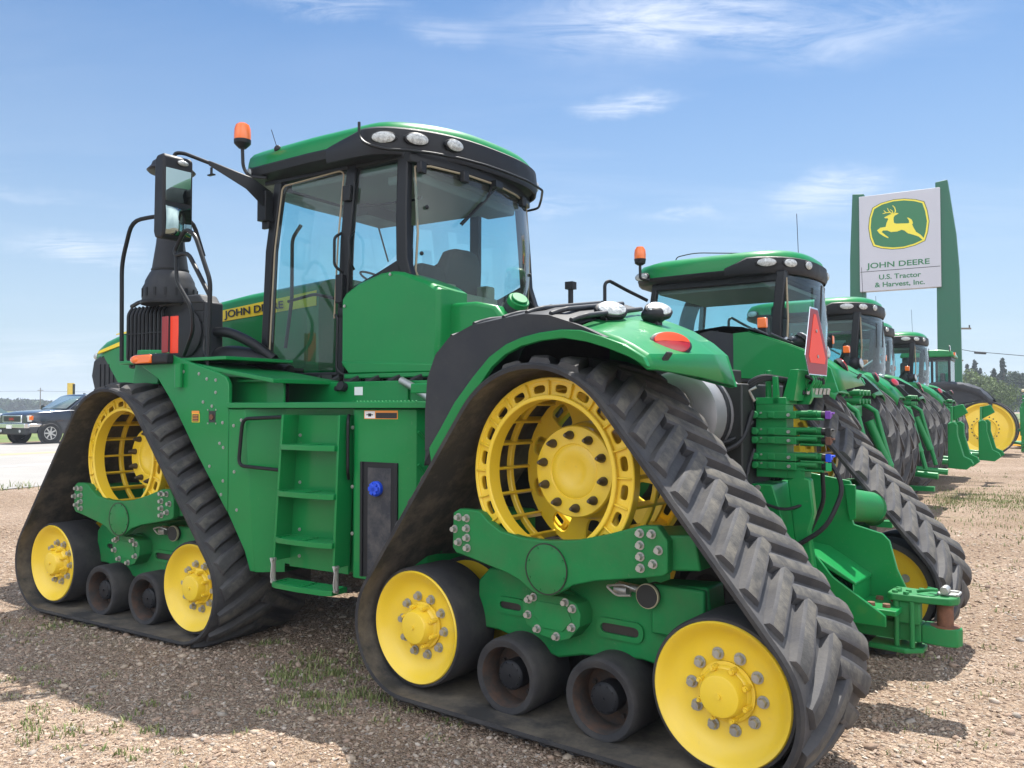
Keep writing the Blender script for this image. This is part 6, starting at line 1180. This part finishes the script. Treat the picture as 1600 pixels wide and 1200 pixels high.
def decid(h,w,seed,n=2600):
    g=np.random.default_rng(seed); cs=[]
    for k in range(26):
        a=g.uniform(0,2*PI); zz=g.uniform(.30,.93); rr_=w*.42*math.sin(PI*min(1,(zz-.15)/.9))*g.uniform(.3,1); cs.append((rr_*math.cos(a),rr_*math.sin(a),zz*h,g.uniform(.12,.22)*w))
    C=[]
    for _ in range(n): x,y,z,r=cs[g.integers(len(cs))]; d=g.normal(size=3); d/=np.linalg.norm(d); d*=r*g.random()**.45; C.append((x+d[0],y+d[1],z+d[2]*.8))
    return leaf_cloud(np.array(C),h*.026,seed)
def spruce(h,w,seed,n=5200):
    g=np.random.default_rng(seed); C=[]
    nb_=16
    for k in range(nb_*7):
        zz=.08+.9*(k/(nb_*7)); L=w*.5*(1-zz)**.85*g.uniform(.6,1.1)+.05; a=g.uniform(0,2*PI)
        for _ in range(int(n/(nb_*7))): t=g.random()**.7; C.append((L*t*math.cos(a)+g.normal(0,.02*w),L*t*math.sin(a)+g.normal(0,.02*w),zz*h-L*t*.25+g.normal(0,.008*h)))
    return leaf_cloud(np.array(C),h*.015,seed)
TM={}
def tree(kind,px,py_top,dist,label,wf=.8,seed=1,z0=0,name=None,lm=None,grp='trees beyond the lot'):
    X=(px-800)/1304*dist; h=1.64+(637.3-py_top)/1304*dist-z0; nm='spruce_tree' if kind=='s' else 'broadleaf_tree'
    t=empty(nm,(X,dist,z0),random.uniform(0,6),label,'tree',grp); V,F,T=(spruce if kind=='s' else decid)(h,h*wf,seed)
    o=npmesh('crown',V,F,lm or (LF3 if kind=='s' else LF1),None,True,T); o.parent=t
    b=MB(); b.tube([(0,0,0),(.02*h,0,h*.4),(0,.01*h,h*(.96 if kind=='s' else .75))],[h*.022,h*.015,h*.004],n=8)
    for k in range(5): a=k*1.3; z=h*(.25+.1*k); b.tube([(0,0,z),(h*.12*math.cos(a),h*.12*math.sin(a),z+h*.12)],[h*.008,h*.002],n=5)
    b.build('trunk',BARK,t); return t
tree('d',1520,578,95,'round light green broadleaf tree right beside the sign pillar',1.0,3)
tree('d',1537,586,92,'lower light green broadleaf tree right of the round one',1.1,4)
tree('s',1523,561,125,'grey-green spruce rising behind the round broadleaf tree',.42,5)
tree('s',1512,568,128,'shorter spruce close left of the twin spruce tops',.36,6)
tree('s',1532,574,122,'narrow dark spruce at the right flank of the pair',.3,16)
tree('s',1567,558,110,'tallest dark spruce, above the black fender end',.42,7)
tree('s',1553,575,112,'medium spruce immediately left of the tallest one',.5,8)
tree('d',1583,580,118,'dark green broadleaf tree right of the tallest spruce',.9,9,lm=LF2)
tree('d',1600,580,115,'dark green broadleaf tree cut by the right picture edge',.9,10,lm=LF2)
tree('d',1551,598,85,'small yellow-green broadleaf tree between spruces and fender',1.1,11)
tree('d',1565,604,84,'low yellow-green bush tree under the tallest spruce',1.2,12)
tree('d',1640,585,120,'broadleaf tree beyond the right picture edge',1,13,lm=LF2)
def woods(name,x0,x1,dist,hpx,seed,label,lm):
    g=np.random.default_rng(seed); C=[]
    for _ in range(9000):
        px=g.uniform(x0,x1); u=(px-x0)/(x1-x0); top=hpx*(.55+.45*mnoise.noise(Vector((px*.09,seed,0)))+.3*mnoise.noise(Vector((px*.3,seed,5)))); z=.2+(1.4+max(top,1)*dist/1304)*g.random()**.7; d=dist+g.uniform(-8,8); C.append(((px-800)/1304*dist,d,z))
    V,F,T=leaf_cloud(np.array(C),.8*dist/300,seed); tag(npmesh(name,V,F,lm,None,True,T),label,'woods',kind='stuff')
woods('distant_woods',-60,75,330,16,2,'hazy distant treeline behind the SUV at far left',LF2)
woods('distant_woods',75,330,420,10,4,'hazy distant treeline seen between the front track and hood',LF2)
woods('distant_woods',1480,1720,300,10,6,'low distant woods behind the right-hand trees',LF2)

# ================================================================= loose pieces become parts of their own
def split_loose(o):
    me=o.data; n=len(me.vertices); par=list(range(n))
    def f(a):
        while par[a]!=a: par[a]=par[par[a]]; a=par[a]
        return a
    for e in me.edges:
        a,b_=f(e.vertices[0]),f(e.vertices[1])
        if a!=b_: par[a]=b_
    roots=sorted({f(i) for i in range(n)})
    if len(roots)<2: return
    for r in roots:
        bm=bmesh.new(); bm.from_mesh(me); bmesh.ops.delete(bm,geom=[v for v in bm.verts if f(v.index)!=r],context='VERTS'); m2=me.copy(); bm.to_mesh(m2); bm.free()
        if r==roots[0]: first=m2
        else: c=o.copy(); c.data=m2; COL.objects.link(c)
    o.data=first
for o in list(bpy.data.objects):
    if o.type=='MESH' and o.parent and o.name.split('.')[0] in ('lift_bracket','saddle_crossbeam','slot_rim','slot_opening','step_hanger','headlight','wheel_arch','window_hinge','door_gap','rusty_bolt','handrail','grab_handle','door_handle','rear_cover','crossarm','coupler_bolt'): split_loose(o)
# ================================================================= HAZE
hm_=bpy.data.materials.new('haze'); hm_.use_nodes=True; t=hm_.node_tree; t.nodes.clear(); pv=N(t,'ShaderNodeVolumePrincipled',i_Density=.0008,i_Anisotropy=.2); pv.inputs['Color'].default_value=(.80,.88,1,1); o_=N(t,'ShaderNodeOutputMaterial'); t.links.new(pv.outputs[0],o_.inputs['Volume'])
b=MB(); b.b2(-3400,3700,-400,3700,-1.2,14.); hz_=b.build('haze',hm_); tag(hz_,'thin summer haze over the lot and fields','haze',kind='stuff')
